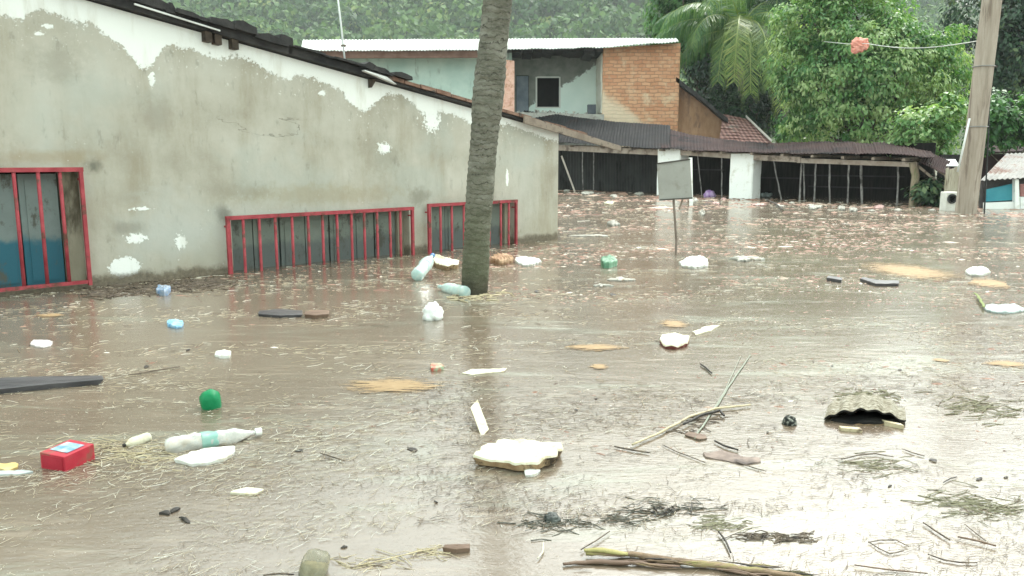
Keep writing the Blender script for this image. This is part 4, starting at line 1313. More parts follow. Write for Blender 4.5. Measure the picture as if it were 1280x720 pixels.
# ------------------------------------------------------------------ floating things
m_foam = basic('cream_foam', (0.52, 0.49, 0.37), (0.66, 0.63, 0.50), 18, .8, .2, 60, .5, .006, dirt=(0.50, 0.43, 0.29), dirt_scale=14)
m_foamside = basic('stained_foam_side', (0.24, 0.15, 0.085), (0.40, 0.29, 0.17), 14, .9, .2, 60, .6, .006, dirt=(0.05, 0.035, 0.025), dirt_scale=12)
m_styro = basic('white_styrofoam', (0.62, 0.62, 0.58), (0.76, 0.76, 0.72), 30, .7, .2, 120, .4, .003, dirt=(0.60, 0.56, 0.47), dirt_scale=20)
sc = NT('ochre_scum', .7, .3)
sx = sc.mapping((1, 4, 1))
sc.set('Base Color', sc.ramp(sc.noise(14, 6, .7, sx), [(.3, (0.24, 0.155, 0.08)), (.55, (0.36, 0.245, 0.13)), (.75, (0.44, 0.34, 0.22))]))
sc.bump(sc.noise(60, 4, .6, sx), .5, .004)
gx = sc.xyz(sc.tc.outputs['Generated'])
dx_ = sc.math('MULTIPLY_ADD', gx[0], 2.0, -1.0); dy_ = sc.math('MULTIPLY_ADD', gx[1], 2.0, -1.0)
rr_ = sc.math('SQRT', sc.math('ADD', sc.math('MULTIPLY', dx_, dx_), sc.math('MULTIPLY', dy_, dy_)))
broken = sc.math('ADD', sc.math('MULTIPLY', sc.math('SUBTRACT', sc.noise(6, 7, .75, sc.mapping((1, 7, 1), (0, 0, R(4)))), .5), 3.0), sc.math('SUBTRACT', .70, rr_))
sc.set('Alpha', sc.math('MULTIPLY', sc.step(broken, -.12, .28), .92))
m_scum = sc.m
m_plank = basic('wet_plank', (0.035, 0.033, 0.038), (0.085, 0.08, 0.085), 6, .35, .5, 30, .4, .004, (.4, 3, 3))
m_plank_b = basic('brown_plank', (0.10, 0.06, 0.04), (0.18, 0.12, 0.085), 7, .6, .3, 30, .5, .004, (.6, 3, 3))
m_stick = basic('wet_stick', (0.08, 0.06, 0.045), (0.17, 0.13, 0.095), 14, .6, .3, 50, .5, .004, dirt=(0.04, 0.03, 0.025), dirt_scale=20)
m_cane = basic('pale_cane', (0.40, 0.33, 0.20), (0.55, 0.47, 0.32), 14, .6, .3, 50, .4, .004, dirt=(0.16, 0.12, 0.08), dirt_scale=18)
m_darkstick = basic('black_twig', (0.018, 0.016, 0.015), (0.05, 0.042, 0.036), 20, .6)


def slab(name, label, cat, outline, z=.03, thick=.03, mats=None, amp=.006, jag=.012, tilt=0, group=None, smooth=False, sub=5, ns=26):
    """outline in photo pixels, put on the water plane at height z; domed, rough-edged solid"""
    mats = mats or [m_styro, m_styro]
    P = [W(a, b, z) for a, b in outline]
    c_ = sum(P, Vector()) / len(P)
    ol = []
    for i in range(len(P)):
        a, b = P[i], P[(i + 1) % len(P)]
        k = max(2, int((b - a).length / .012)) if sub else 1
        k = min(k, sub + 4)
        for j in range(k): ol.append(a.lerp(b, j / k))
    size = max((p - c_).length for p in ol)
    sd_ = random.uniform(0, 99)
    ol = [p + (p - c_).normalized() * (mnoise.noise(p * 25 + Vector((0, 0, sd_))) * jag + mnoise.noise(p * 70 + Vector((0, 0, sd_))) * jag * .5) for p in ol]
    n = len(ol); vs = []; fs = []; mi = []
    rings = [1, .97, .8, .55, .28]
    for q, r_ in enumerate(rings):
        for p in ol:
            v = c_.lerp(p, r_)
            v.z = z + (0 if q else -amp * .7) + amp * (1 - r_ ** 2) * .6 + amp * mnoise.noise(v * 22 + Vector((0, 0, sd_))) + tilt * (v.y - c_.y)
            vs.append(v)
    top0 = len(vs); vs.append(Vector((c_.x, c_.y, z + amp * .6)))
    for q in range(len(rings) - 1):
        for k in range(n): fs.append((q * n + k, q * n + (k + 1) % n, (q + 1) * n + (k + 1) % n, (q + 1) * n + k)); mi.append(0)
    for k in range(n): fs.append(((len(rings) - 1) * n + k, (len(rings) - 1) * n + (k + 1) % n, top0)); mi.append(0)
    b0 = len(vs)
    for p in ol:
        v = c_.lerp(p, .93); v.z = z - thick + tilt * (v.y - c_.y)
        vs.append(v)
    for k in range(n): fs.append((k, b0 + k, b0 + (k + 1) % n, (k + 1) % n)); mi.append(1)
    fs.append(tuple(b0 + k for k in range(n))); mi.append(1)
    mb = MB(); mb.v = [tuple(v) for v in vs]; mb.f = fs; mb.mi = mi
    o = mb.build(name, mats if len(mats) > 1 else mats * 2, loc=(c_.x, c_.y, 0), smooth=smooth)
    return tag(o, label, cat, group)


def ell(px_, py_, w_, h_, n=10, rot=0, jit=.18):
    o = []
    for k in range(n):
        a = -2 * math.pi * k / n + .2
        r_ = 1 + random.uniform(-jit, jit)
        x, y = math.cos(a) * w_ / 2 * r_, math.sin(a) * h_ / 2 * r_
        o.append((px_ + x * math.cos(rot) - y * math.sin(rot), py_ + x * math.sin(rot) + y * math.cos(rot)))
    return o


def scum(label, px_, py_, w_, h_, rot=0):
    n = 40; o = []; sd_ = random.uniform(0, 50)
    for k in range(n):
        a = -2 * math.pi * k / n
        r_ = 1 + .22 * mnoise.noise((math.cos(a) * 1.6 + sd_, math.sin(a) * 1.6, 0)) + .16 * mnoise.noise((sd_, math.sin(a) * 9, 0)) * abs(math.cos(a)) * 1.6
        x = math.copysign(abs(math.cos(a)) ** .75, math.cos(a)) * w_ / 2 * r_; y = math.copysign(abs(math.sin(a)) ** .8, math.sin(a)) * h_ / 2 * r_
        o.append((px_ + x * math.cos(rot) - y * math.sin(rot), py_ + x * math.sin(rot) + y * math.cos(rot)))
    slab('scum_patch', label, 'foam scum', o, .005, .01, [m_scum, m_scum], .0015, .006, group='patches of ochre scum floating on the water', sub=3)


scum('broad ochre scum patch floating below and left of the palm trunk reflection', 490, 482, 136, 24, .02)
scum('thin ochre scum streak right of the trunk reflection, mid water', 742, 434, 88, 9, -.05)
scum('faint ochre scum smear under the thin streak, mid water', 748, 458, 26, 8, .1)
scum('small ochre scum patch just behind the cream foam chunk', 842, 405, 40, 12, .03)
scum('long pale ochre scum band across the far right water', 1140, 340, 130, 20, .12)
scum('deep orange scum patch below the white foil at far right', 1236, 354, 50, 16, .08)
scum('orange scum strip touching the right picture edge', 1258, 455, 60, 12, .02)
scum('thin tan scum smear left of the strip at right edge', 1175, 450, 26, 5, .1)
scum('yellowish scum streak near the left edge under blue window', 62, 394, 40, 6, .02)

slab('foam_mattress_chunk', 'large cream foam chunk with torn brown underside in the foreground', 'foam chunk',
     [(590, 570), (602, 558), (622, 550), (650, 549), (680, 552), (703, 553), (700, 562), (690, 571), (672, 578), (648, 578), (618, 573)], .045, .036, [m_foam, m_foamside], .012, .012, .02)
slab('foam_sliver', 'flat white foam sliver just under the large cream foam chunk', 'foam piece', [(656, 588), (668, 584), (676, 587), (668, 592), (658, 592)], .012, .02, None, .003)
slab('foam_sheet', 'flat white foam sheet lying against the crumpled clear bottle', 'foam sheet', [(220, 573), (240, 564), (268, 558), (293, 557), (294, 563), (280, 572), (262, 576), (240, 578)], .018, .03, [m_styro, m_styro], .005, .008)
slab('foam_offcut', 'small faint cream foam offcut below the crumpled bottle', 'foam piece', ell(310, 613, 38, 9), .008, .02, [m_foam, m_foam], .003)
slab('foam_board', 'white foam board floating right of the palm trunk by the wall corner', 'foam board', ell(660, 325, 34, 9, 12), .03, .06, None, .012, .03)
slab('foam_block', 'white foam block with a dark hole right of the sign post', 'foam block', [(850, 327), (860, 321), (874, 319), (885, 323), (884, 330), (868, 333), (853, 331)], .035, .07, None, .016, .03)
slab('foam_wedge', 'cream foam wedge leaning against the left side of the palm trunk', 'foam piece', [(540, 322), (545, 317), (556, 321), (574, 325), (573, 330), (558, 332), (545, 329)], .06, .06, [m_foam, m_foamside], .012, .012)
slab('foam_lump', 'cream foam lump with dark red underside in mid water right', 'foam piece', [(824, 424), (828, 417), (842, 416), (862, 420), (860, 428), (845, 432), (832, 431)], .028, .05, [m_foam, basic('dark_red_side', (0.10, 0.02, 0.02), (0.22, 0.08, 0.06), 10, .7)], .012, .008)
slab('foam_strip', 'pale foam strip trailing right of the cream foam lump', 'foam piece', [(866, 414), (884, 407), (900, 406), (888, 413), (870, 418)], .01, .02, [m_foam, m_foam], .003)
slab('cardboard_flake', 'small pale tilted card standing in the trunk reflection', 'card', [(588, 516), (597, 511), (611, 529), (602, 534)], .04, .012, [m_foam, m_foamside], .002, .002, .35)
slab('cream_strip', 'thin ragged cream strip across the trunk reflection', 'litter strip', [(577, 466), (590, 461), (612, 461), (634, 460), (630, 464), (608, 466), (590, 468)], .006, .012, [m_foam, m_foam], .002, .004)
slab('foil_scrap', 'white foil scrap on the ochre scum at far right', 'foil', ell(1222, 338, 34, 10), .03, .04, None, .014, .012)
slab('grey_cloth', 'wet bluish grey cloth spread on the water at right edge', 'cloth', ell(1254, 385, 56, 11), .02, .03, [basic('grey_blue_cloth', (0.38, 0.44, 0.44), (0.55, 0.6, 0.58), 14, .6)] * 2, .012, .015)
slab('blue_wrapper', 'crumpled light blue wrapper floating before the plaster wall', 'wrapper', ell(219, 403, 22, 8), .022, .03, [basic('sky_blue_plastic', (0.10, 0.33, 0.58), (0.42, 0.62, 0.75), 30, .35)] * 2, .012, .012)
slab('striped_wrapper', 'tiny blue and grey wrapper at the foot of the plaster wall', 'wrapper', ell(204, 359, 17, 8), .05, .06, [basic('red_blue_plastic', (0.42, 0.44, 0.48), (0.14, 0.28, 0.50), 25, .35)] * 2, .02, .012)
slab('white_wrapper', 'small white crumpled wrapper above and right of the green bottle', 'wrapper', ell(279, 441, 20, 8), .018, .03, None, .01, .01)
slab('green_bag', 'small dark green bag floating left of the sign post', 'bag', ell(760, 324, 21, 8), .07, .08, [basic('dull_green_plastic', (0.05, 0.16, 0.09), (0.16, 0.30, 0.19), 10, .4)] * 2, .03, .012, smooth=True)
slab('brown_sack', 'brown sodden litter bundle behind the palm trunk', 'sack', ell(626, 321, 27, 9), .06, .07, [basic('brown_sack_cloth', (0.25, 0.13, 0.07), (0.42, 0.28, 0.18), 10, .8)] * 2, .03, .02)
slab('red_green_wrapper', 'tiny red and green wrapper left of the trunk reflection', 'wrapper', ell(545, 457, 18, 7), .02, .03, [basic('red_green_plastic', (0.5, 0.06, 0.05), (0.30, 0.45, 0.30), 30, .4)] * 2, .012, .01)
slab('pale_bag', 'pale lilac bag scrap near the left edge above the long plank', 'bag', ell(52, 428, 28, 9), .012, .02, [basic('lilac_plastic', (0.45, 0.40, 0.40), (0.58, 0.54, 0.53), 14, .4)] * 2, .006, .01)

# planks and boards
slab('plank', 'long black wet plank reaching in from the left edge', 'plank', [(-60, 486), (-58, 474), (60, 470), (128, 469), (130, 474), (60, 480), (0, 486)], .03, .03, [m_plank, m_plank], .002, .002)
slab('plank', 'short slate grey plank before the widest grille window', 'plank', [(322, 392), (324, 388), (352, 386), (378, 388), (378, 393), (350, 394)], .022, .03, [m_plank, m_plank], .003, .004)
slab('plank', 'short brown plank touching the end of slate grey plank', 'plank', [(380, 393), (381, 389), (398, 387), (412, 388), (411, 392), (395, 394)], .03, .03, [m_plank_b, m_plank_b], .003, .004)
slab('plank', 'thin black plank lying beside the pale scum band at far right', 'plank', [(1075, 348), (1078, 346), (1095, 350), (1124, 350.5), (1124, 354), (1094, 354)], .03, .04, [m_plank, m_plank], .004, .006)
slab('plank', 'tiny black plank left of thin black plank at far right', 'plank', [(1033, 347), (1036, 344.5), (1053, 347), (1052, 350)], .03, .04, [m_plank, m_plank], .004, .006)
slab('plank', 'pinkish brown slab of bark right of the long cane', 'bark slab', [(878, 566), (900, 563), (930, 570), (950, 572), (951, 577), (930, 580), (900, 574), (882, 571)], .006, .015, [basic('pink_bark', (0.13, 0.095, 0.08), (0.25, 0.19, 0.16), 14, .7, dirt=(0.07, 0.055, 0.05))] * 2, .006, .006)
slab('plank', 'small dark reddish stick of wood low in the frame centre', 'plank', [(554, 684), (556, 681), (587, 680), (588, 685), (570, 687)], .014, .02, [m_plank_b, m_plank_b], .003, .003)
slab('plank', 'small brown batten beside the crossing of cane and rope', 'plank', [(856, 543), (860, 539), (882, 543), (884, 547), (874, 549)], .009, .02, [m_plank_b, m_stick], .003, .003)

# corrugated roof fragment raised in front
fx0, fx1 = W(1030, 527, 0), W(1132, 531, 0)
rear = W(1092, 490, 0)
nX, nY = 61, 14
V = []; sd_ = 4.2
for lay in (0, 1):
    for j in range(nY):
        t = j / (nY - 1)
        for i in range(nX):
            s_ = i / (nX - 1)
            p_ = fx0.lerp(fx1, s_)
            p_ = p_ + (rear - fx0.lerp(fx1, .58)) * t * (0.55 + .45 * math.sin(math.pi * min(max(s_ * .92 + .06, 0), 1)))
            arch = math.sin(math.pi * min(max(s_, 0.02), .98)) ** .6
            p_.z = (.060 * arch + .012) * (1 - t ** 1.5) - .006 + .0075 * math.sin(s_ * 2 * math.pi * 5.2) * (1 - .4 * t) + .006 * mnoise.noise((s_ * 9, t * 7, sd_))
            p_.y += .012 * mnoise.noise((s_ * 8, 2, 0)) * (1 - t)
            if lay: p_.z -= .009
            V.append(p_)
n_ = nX * nY
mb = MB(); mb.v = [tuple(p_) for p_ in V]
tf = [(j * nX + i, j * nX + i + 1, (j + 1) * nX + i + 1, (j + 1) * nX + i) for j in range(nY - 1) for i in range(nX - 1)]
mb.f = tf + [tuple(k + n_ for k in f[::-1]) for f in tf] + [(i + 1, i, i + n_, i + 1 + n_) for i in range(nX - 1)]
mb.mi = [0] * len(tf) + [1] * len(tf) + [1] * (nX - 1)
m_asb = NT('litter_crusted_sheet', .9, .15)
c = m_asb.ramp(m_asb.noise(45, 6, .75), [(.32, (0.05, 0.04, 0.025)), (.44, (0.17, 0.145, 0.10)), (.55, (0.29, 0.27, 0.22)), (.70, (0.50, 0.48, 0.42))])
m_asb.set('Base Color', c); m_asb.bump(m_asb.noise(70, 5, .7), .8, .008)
m_gapshade = basic('gap_shade_black', (0.008, 0.008, 0.008), (0.02, 0.018, 0.016), 8, .8, .1)  # near-black colour paints the shade beneath the arched sheet
tag(mb.build('roof_fragment', [m_asb.m, m_gapshade], loc=(fx0.x, fx0.y, 0)), 'broken piece of corrugated roofing arched over a black gap at right', 'roofing sheet')
for (a, b, c_, d_, z_, lab) in ((1052, 535, 1078, 537, .014, 'pale wood scrap under the middle of the arched roofing piece'), (1106, 527, 1130, 532, .018, 'pale wood scrap at the right foot of the arched roofing piece')):
    p0, p1 = W(a, b, z_), W(c_, d_, z_)
    tag(MB().prism([p0, p1, p1 + Vector((0, .03, 0)), p0 + Vector((0, .03, 0))], (0, 0, -.03)).build('wood_scrap', m_cane, loc=p0), lab, 'wood scrap')
# black filler added under the sheet to stand in for the gap's shade
slab('shade_filler', 'black filler standing for shade under the arched roofing piece', 'mud', [(1038, 524), (1060, 517), (1090, 514), (1118, 520), (1126, 527), (1100, 529), (1070, 529)], .010, .02, [m_gapshade, m_foamside], .012, .008)


# bottles
def plastic(name, col, rough=.15, trans=.75, dirt=(0.45, 0.42, 0.34), amt=.5):
    m = NT(name, rough, .5)
    m.set('Base Color', m.mix(m.math('MULTIPLY', m.step(m.noise(18, 6, .7), .45, .62), amt), col, dirt))
    m.set('Transmission Weight', m.math('SUBTRACT', trans, m.math('MULTIPLY', m.step(m.noise(18, 6, .7), .45, .62), amt * .6)))
    m.b.inputs['IOR'].default_value = 1.2
    m.bump(m.noise(30, 4, .6), .35, .01)
    return m.m


m_pet = plastic('clear_plastic', (0.80, 0.80, 0.77), .2, .6, (0.40, 0.34, 0.27), .75)
m_aqua = plastic('aqua_plastic', (0.62, 0.82, 0.80), .15, .45)
m_greenp = plastic('green_plastic', (0.02, 0.30, 0.12), .15, .4, (0.015, 0.16, 0.07), .8)
m_olive = plastic('murky_plastic', (0.62, 0.61, 0.52), .12, .85, (0.30, 0.28, 0.16), .35)
m_whitep = basic('white_plastic', (0.74, 0.75, 0.73), (0.84, 0.85, 0.83), 20, .35, .5, 40, .3, .006, dirt=(0.6, 0.58, 0.52), dirt_scale=15)


def crumple(amt, fr=14, seed=0):
    def f(p):
        d = Vector((0, p.y, p.z))
        n_ = mnoise.noise((p.x * fr + seed, p.y * fr, p.z * fr)) + .6 * mnoise.noise((p.x * fr * 2.3, p.y * fr * 2.3 + seed, p.z * fr * 2.3))
        return p + d * n_ * amt
    return f


def bottle_prof(Ln, r_, neck=.3):
    return [(0, r_ * .55), (Ln * .015, r_ * .82), (Ln * .06, r_)] + [(Ln * (.06 + .56 * i / 14), r_ * (1 + .035 * math.sin(i * 2.2))) for i in range(1, 15)] + \
        [(Ln * .70, r_ * .92), (Ln * .76, r_ * .75), (Ln * .82, r_ * .52), (Ln * .87, r_ * neck * 1.1), (Ln * .93, r_ * neck)]


def bottle(label, p0, p1, r_, mat, z=.02, tilt=0, crump=.12, cap=None, label_mat=None, seed=0, squash=1.0):
    """lying bottle from photo pixel p0 (base) to p1 (cap end)"""
    a, b = W(*p0, z), W(*p1, z)
    Ln = (b - a).length
    t = thing('plastic_bottle', label, 'bottle', (a.x, a.y, z), (0, -tilt, math.atan2(b.y - a.y, b.x - a.x)))
    f = crumple(crump, .9 / r_, seed)
    g = lambda p: Vector((f(p).x, f(p).y, f(p).z * squash))
    MB().lathe(bottle_prof(Ln, r_), 22, 'x', g).build('body', mat, t, world=False, smooth=True)
    if cap:
        MB().lathe([(Ln * .93, r_ * .36), (Ln * .935, r_ * .38), (Ln * .995, r_ * .38), (Ln, r_ * .34)], 16, 'x').build('cap', cap, t, world=False)
    else:
        MB().lathe([(Ln * .93, r_ * .34), (Ln * .94, r_ * .37), (Ln * .95, r_ * .34), (Ln * .99, r_ * .3)], 16, 'x').build('neck_ring', mat, t, world=False)
    if label_mat:
        g2 = lambda p: Vector((f(p).x, f(p).y * 1.03, f(p).z * squash * 1.03))
        MB().lathe([(Ln * .36, r_ * .99), (Ln * .37, r_ * 1.03), (Ln * .44, r_ * 1.03), (Ln * .52, r_ * 1.02), (Ln * .53, r_ * .98)], 22, 'x', g2).build('label_band', label_mat, t, world=False, smooth=True)
    return t


m_capblue = basic('blue_cap', (0.05, 0.16, 0.40), (0.07, 0.2, 0.45), 9, .4)
m_capwhite = basic('white_cap', (0.7, 0.7, 0.66), (0.8, 0.8, 0.76), 9, .4)
m_bandgreen = basic('teal_band', (0.16, 0.34, 0.29), (0.30, 0.46, 0.40), 20, .4)
bottle('large crumpled clear bottle with teal band floating in left foreground', (206, 558), (327, 539), .043, m_pet, .022, 0, .34, m_capwhite, m_bandgreen, 3, .75)
bottle('pale aqua bottle nudging the left side of the palm trunk base', (584, 366), (548, 358), .055, m_aqua, .03, 0, .12, None, None, 8)
bottle('tilted white bottle with dark mouth between grille windows and palm', (520, 346), (543, 338), .065, m_aqua, .04, .35, .16, m_capblue, None, 5)
bottle('small cream bottle with mouth capped in shade black beside the crumpled bottle', (187, 546), (154, 557), .022, m_foam, .012, 0, .14, m_darkstick, None, 12)  # solid black cap paints the shade inside the mouth


def bob(name, label, cat, px_, py_, r_, mat, h_=1.0, crump=.15, seed=0, sink=.35, rot=0):
    c_ = W(px_, py_, 0)
    mb = MB(); n1, n2 = 18, 24; vs = []; fs = []
    for i in range(n1 + 1):
        th = math.pi * i / n1
        for k in range(n2):
            ph = 2 * math.pi * k / n2
            d = Vector((math.sin(th) * math.cos(ph), math.sin(th) * math.sin(ph), math.cos(th)))
            q = r_ * (1 + crump * mnoise.noise(d * 2.1 + Vector((seed, 0, 0))) + crump * .6 * mnoise.noise(d * 5 + Vector((0, seed, 0))))
            vs.append((d.x * q, d.y * q, d.z * q * h_ + r_ * h_ * (1 - 2 * sink)))
    for i in range(n1):
        for k in range(n2): fs.append((i * n2 + k, (i + 1) * n2 + k, (i + 1) * n2 + (k + 1) % n2, i * n2 + (k + 1) % n2))
    mb.add(vs, fs)
    o = mb.build(name, mat, world=False, smooth=True)
    o.location = c_; o.rotation_euler = (0, 0, rot)
    return tag(o, label, cat)


gb = thing('plastic_bottle', 'round green bottle bobbing base up in the left foreground', 'bottle', W(265, 509), (R(12), R(-8), .3))
f = crumple(.08, 30, 2)
prof = [(-.10, .012), (-.06, .030), (.0, .047), (.03, .050), (.05, .049), (.066, .044), (.079, .036), (.088, .025), (.092, .012)]


def ribs(p):
    a = math.atan2(p.y, p.x); s_ = 1 + (.045 * math.sin(5 * a) if p.z > .06 else .012 * math.sin(10 * a))
    return Vector((p.x * s_, p.y * s_, p.z)) * (1 + .06 * mnoise.noise(p * 40))


MB().lathe(prof, 30, 'z', ribs).build('body', m_greenp, gb, world=False, smooth=True)
bob('crumpled_bag', 'crumpled white ball of plastic bag floating left of the trunk base', 'bag', 541, 399, .072, m_whitep, 1.15, .32, 4, .25)
bob('seed_pod', 'round blackish spiky seed pod floating left of the roofing piece', 'seed pod', 987, 530, .031, basic('pod_skin', (0.02, 0.022, 0.02), (0.30, 0.30, 0.26), 60, .8, .2, 90, .9, .006, lo=.5, hi=.62), 1.0, .25, 9, .35)
bob('dark_lump', 'dark soaked lump with pale ridge in the lower middle', 'litter lump', 690, 650, .028, basic('lump_skin', (0.02, 0.022, 0.022), (0.10, 0.11, 0.10), 30, .5), .7, .35, 13, .45)
jar = thing('plastic_jar', 'murky olive plastic jar cut by the bottom picture edge', 'jar', W(392, 716), (R(-10), R(14), .2))
MB().lathe([(-.05, .038), (.0, .042), (.03, .041), (.05, .038), (.062, .028), (.066, .012)], 26, 'z', lambda p: p * (1 + .10 * mnoise.noise(p * 35))).build('body', m_olive, jar, world=False, smooth=True)
MB().lathe([(-.045, .034), (.0, .036), (.022, .034), (.03, .02)], 20, 'z', lambda p: p * (1 + .18 * mnoise.noise(p * 40))).build('silt', basic('olive_silt', (0.22, 0.19, 0.10), (0.36, 0.31, 0.19), 30, .7), jar, world=False, smooth=True)

# red carton
b0 = W(80, 586, 0); a0, a1 = W(45, 588), W(82, 590)
ang = math.atan2(W(110, 578).y - a1.y, W(110, 578).x - a1.x)
cart = thing('juice_carton', 'red carton with blue and white panel floating in left foreground', 'carton', (a1.x, a1.y, 0), (R(2), R(-2), ang))
wd = (a1 - a0).length; ln = (W(111, 577) - a1).length * 1.25; hh = .062
m_redcard = basic('red_card', (0.36, 0.012, 0.030), (0.46, 0.035, 0.055), 9, .55, .35, 50, .3, .004, dirt=(0.26, 0.07, 0.055), dirt_scale=14)
ob = MB().box((0, 0, -.03), (ln, wd, hh)).build('box', m_redcard, cart, world=False)
bv = ob.modifiers.new('b', 'BEVEL'); bv.width = .0025; bv.segments = 2
MB().box((ln * .22, wd * .15, hh + .0015), (ln * .8, wd * .86, hh + .003)).build('printed_panel', basic('blue_print', (0.10, 0.25, 0.36), (0.50, 0.55, 0.55), 22, .5), cart, world=False)
MB().box((-.0025, wd * .08, .004), (-.0012, wd * .92, hh - .008)).build('end_panel', basic('dark_red_end', (0.30, 0.01, 0.025), (0.38, 0.02, 0.04), 12, .5), cart, world=False)
slab('yellow_scrap', 'yellow card scrap left of the red carton', 'card', [(-6, 585), (0, 579), (18, 579), (22, 583), (10, 588)], .01, .015, [basic('yellow_card', (0.50, 0.36, 0.13), (0.6, 0.48, 0.22), 12, .7)] * 2, .003)
slab('grey_strip', 'grey plastic strip below the yellow scrap at left edge', 'litter strip', [(-8, 594), (0, 589), (30, 587), (43, 589), (30, 592)], .008, .012, [basic('grey_strip_plastic', (0.36, 0.40, 0.40), (0.5, 0.54, 0.53), 12, .4)] * 2, .003)


# sticks, canes, stalks
def stick(name, label, cat, pts, wpx, mat, z=.006, n=7, group=None, dens=5, wob=.12, flat=1.0):
    P = [W(a, b, z) for a, b in pts]
    out_ = []
    for a, b in zip(P[:-1], P[1:]):
        for j in range(dens): out_.append(a.lerp(b, j / dens))
    out_.append(P[-1])
    c_ = P[0]
    r0 = wpx * .72 * c_.y / F / 2
    out_ = [p + Vector((0, 0, 0)) + Vector((mnoise.noise(p * 9), mnoise.noise(p * 9 + Vector((5, 0, 0))), 0)) * r0 * 1.5 for p in out_]
    m_ = len(out_)
    rad = [r0 * (.55 + .45 * math.sin(math.pi * min(max(i / (m_ - 1), .08), .92)) ** .5) for i in range(m_)]
    mb = MB(); mb.tube(out_, rad, n, wob=wob, flat=flat)
    return tag(mb.build(name, mat, loc=(c_.x, c_.y, 0), smooth=True), label, cat, group)


stick('cane', 'long pale bent cane lying on the water right of centre', 'cane', [(790, 556), (830, 538), (862, 521), (895, 511), (938, 506)], 5, m_cane, .012)
stick('palm_rib', 'dark ribbed strip running up and right from the pale cane', 'palm rib', [(868, 548), (893, 512), (914, 478), (938, 444)], 4, basic('grey_green_rib', (0.16, 0.18, 0.14), (0.26, 0.28, 0.22), 20, .5), .006)
stick('palm_rib', 'thin strip running beside the dark ribbed strip', 'palm rib', [(880, 530), (905, 490), (926, 445)], 2, basic('grey_rib', (0.24, 0.25, 0.20), (0.34, 0.35, 0.29), 20, .5), .006)
stick('twig', 'dark forked twig tangled at the middle of the pale cane', 'twig', [(855, 530), (875, 520), (900, 513), (906, 519)], 5, m_darkstick, .016)
stick('twig', 'black twig pointing right beside the pinkish bark slab', 'twig', [(893, 551), (905, 557), (922, 562)], 4, m_darkstick, .01)
stick('twig', 'thin brown twig with knotted end left of the pinkish bark', 'twig', [(768, 558), (792, 563), (812, 566)], 3.5, m_stick, .008)
stick('twig', 'fine bent twig just under the pale cane', 'twig', [(828, 556), (850, 566), (882, 578)], 2, m_stick, .006)
stick('twig', 'fine dark twig right of the pinkish bark slab', 'twig', [(920, 577), (940, 584), (958, 589)], 2, m_stick, .006)
stick('twig', 'pale bent twig lying above the rotten stalk', 'twig', [(726, 687), (745, 676), (762, 664)], 3, m_stick, .01)
stick('twig', 'short black splinter right of the shredded litter', 'twig', [(898, 664), (906, 676), (914, 691)], 4, m_darkstick, .01)
stick('twig', 'long thin reddish twig along the bottom right edge', 'twig', [(1068, 706), (1105, 711), (1160, 717)], 3, m_plank_b, .008)
stick('twig', 'dark diagonal twig low at right', 'twig', [(1154, 653), (1170, 664), (1187, 675)], 3.5, m_stick, .008)
stick('twig', 'brown twig with blunt thick end at lower right', 'twig', [(1196, 671), (1222, 676), (1245, 682)], 4, m_plank_b, .01)
stick('twig', 'fine twig crossing above the blunt brown twig', 'twig', [(1206, 655), (1222, 668), (1232, 676)], 2, m_stick, .006)
stick('twig', 'curled thin stem forming an eye shape at lower right', 'twig', [(1086, 678), (1100, 675), (1120, 675), (1136, 683)], 2.2, m_stick, .006)
stick('twig', 'lower half of the curled stem at lower right', 'twig', [(1086, 677), (1098, 685), (1112, 692), (1130, 688)], 2.2, m_stick, .006)
stick('twig', 'arched dark stem below the arched roofing piece', 'twig', [(1052, 574), (1072, 569), (1095, 567), (1117, 571)], 2.5, m_stick, .008)
stick('twig', 'short straight stem right of the arched dark stem', 'twig', [(1128, 561), (1142, 566), (1156, 570)], 2.2, m_stick, .006)
stick('twig', 'short bent dark twig near the right edge', 'twig', [(1180, 603), (1188, 598), (1196, 596)], 2.2, m_darkstick, .006)
stick('twig', 'ragged brown twig in the bottom right corner', 'twig', [(1160, 693), (1180, 700), (1200, 703), (1222, 703)], 3, m_stick, .006)
stick('twig', 'thin grey twig on open water right of the green bottle', 'twig', [(400, 566), (415, 571), (430, 576)], 2.5, m_stick, .008)
stick('twig', 'long faint twig above the green bottle', 'twig', [(160, 469), (195, 463), (225, 458)], 2.5, m_stick, .008)
stick('twig', 'tiny upright black twig in the lower middle', 'twig', [(864, 641), (865, 634), (865, 628)], 2.5, m_darkstick, .01)
stick('twig', 'long pale straw bent above the murky jar', 'straw', [(446, 707), (480, 700), (520, 690), (556, 683)], 2.2, m_cane, .008)
stick('twig', 'dark wet stick touching the murky jar at the bottom edge', 'twig', [(330, 719), (350, 717), (368, 718)], 4, m_stick, .008)
stick('twig', 'black twig with side shoot right of thin ochre streak', 'twig', [(876, 455), (884, 461), (890, 466)], 3.5, m_darkstick, .01)
stick('twig', 'dark stick leaning out of the litter by the shed', 'twig', [(958, 249), (970, 255), (978, 262)], 2.5, m_darkstick, .05)
stick('curved_straw', 'short white curved straw near the dark lump', 'straw', [(672, 698), (678, 690), (680, 678)], 3, m_foam, .008)
stick('leaf_blade', 'yellow green leaf blade standing off the water at far right', 'leaf', [(1218, 366), (1225, 374), (1230, 384)], 5, leafmat('leaf_blade', [(0, (0.22, 0.28, 0.06)), (1, (0.22, 0.28, 0.06))]), .03, flat=.3)

# rotten stalk along the bottom edge
m_rot = basic('rotten_stalk', (0.10, 0.065, 0.04), (0.26, 0.18, 0.11), 16, .7, .3, 60, .8, .008, (.5, 2, 2), dirt=(0.22, 0.20, 0.07), dirt_scale=12)
stk = thing('rotten_stalk', 'long rotten brown plant stalk along the bottom edge right of centre', 'plant stalk', W(850, 705))


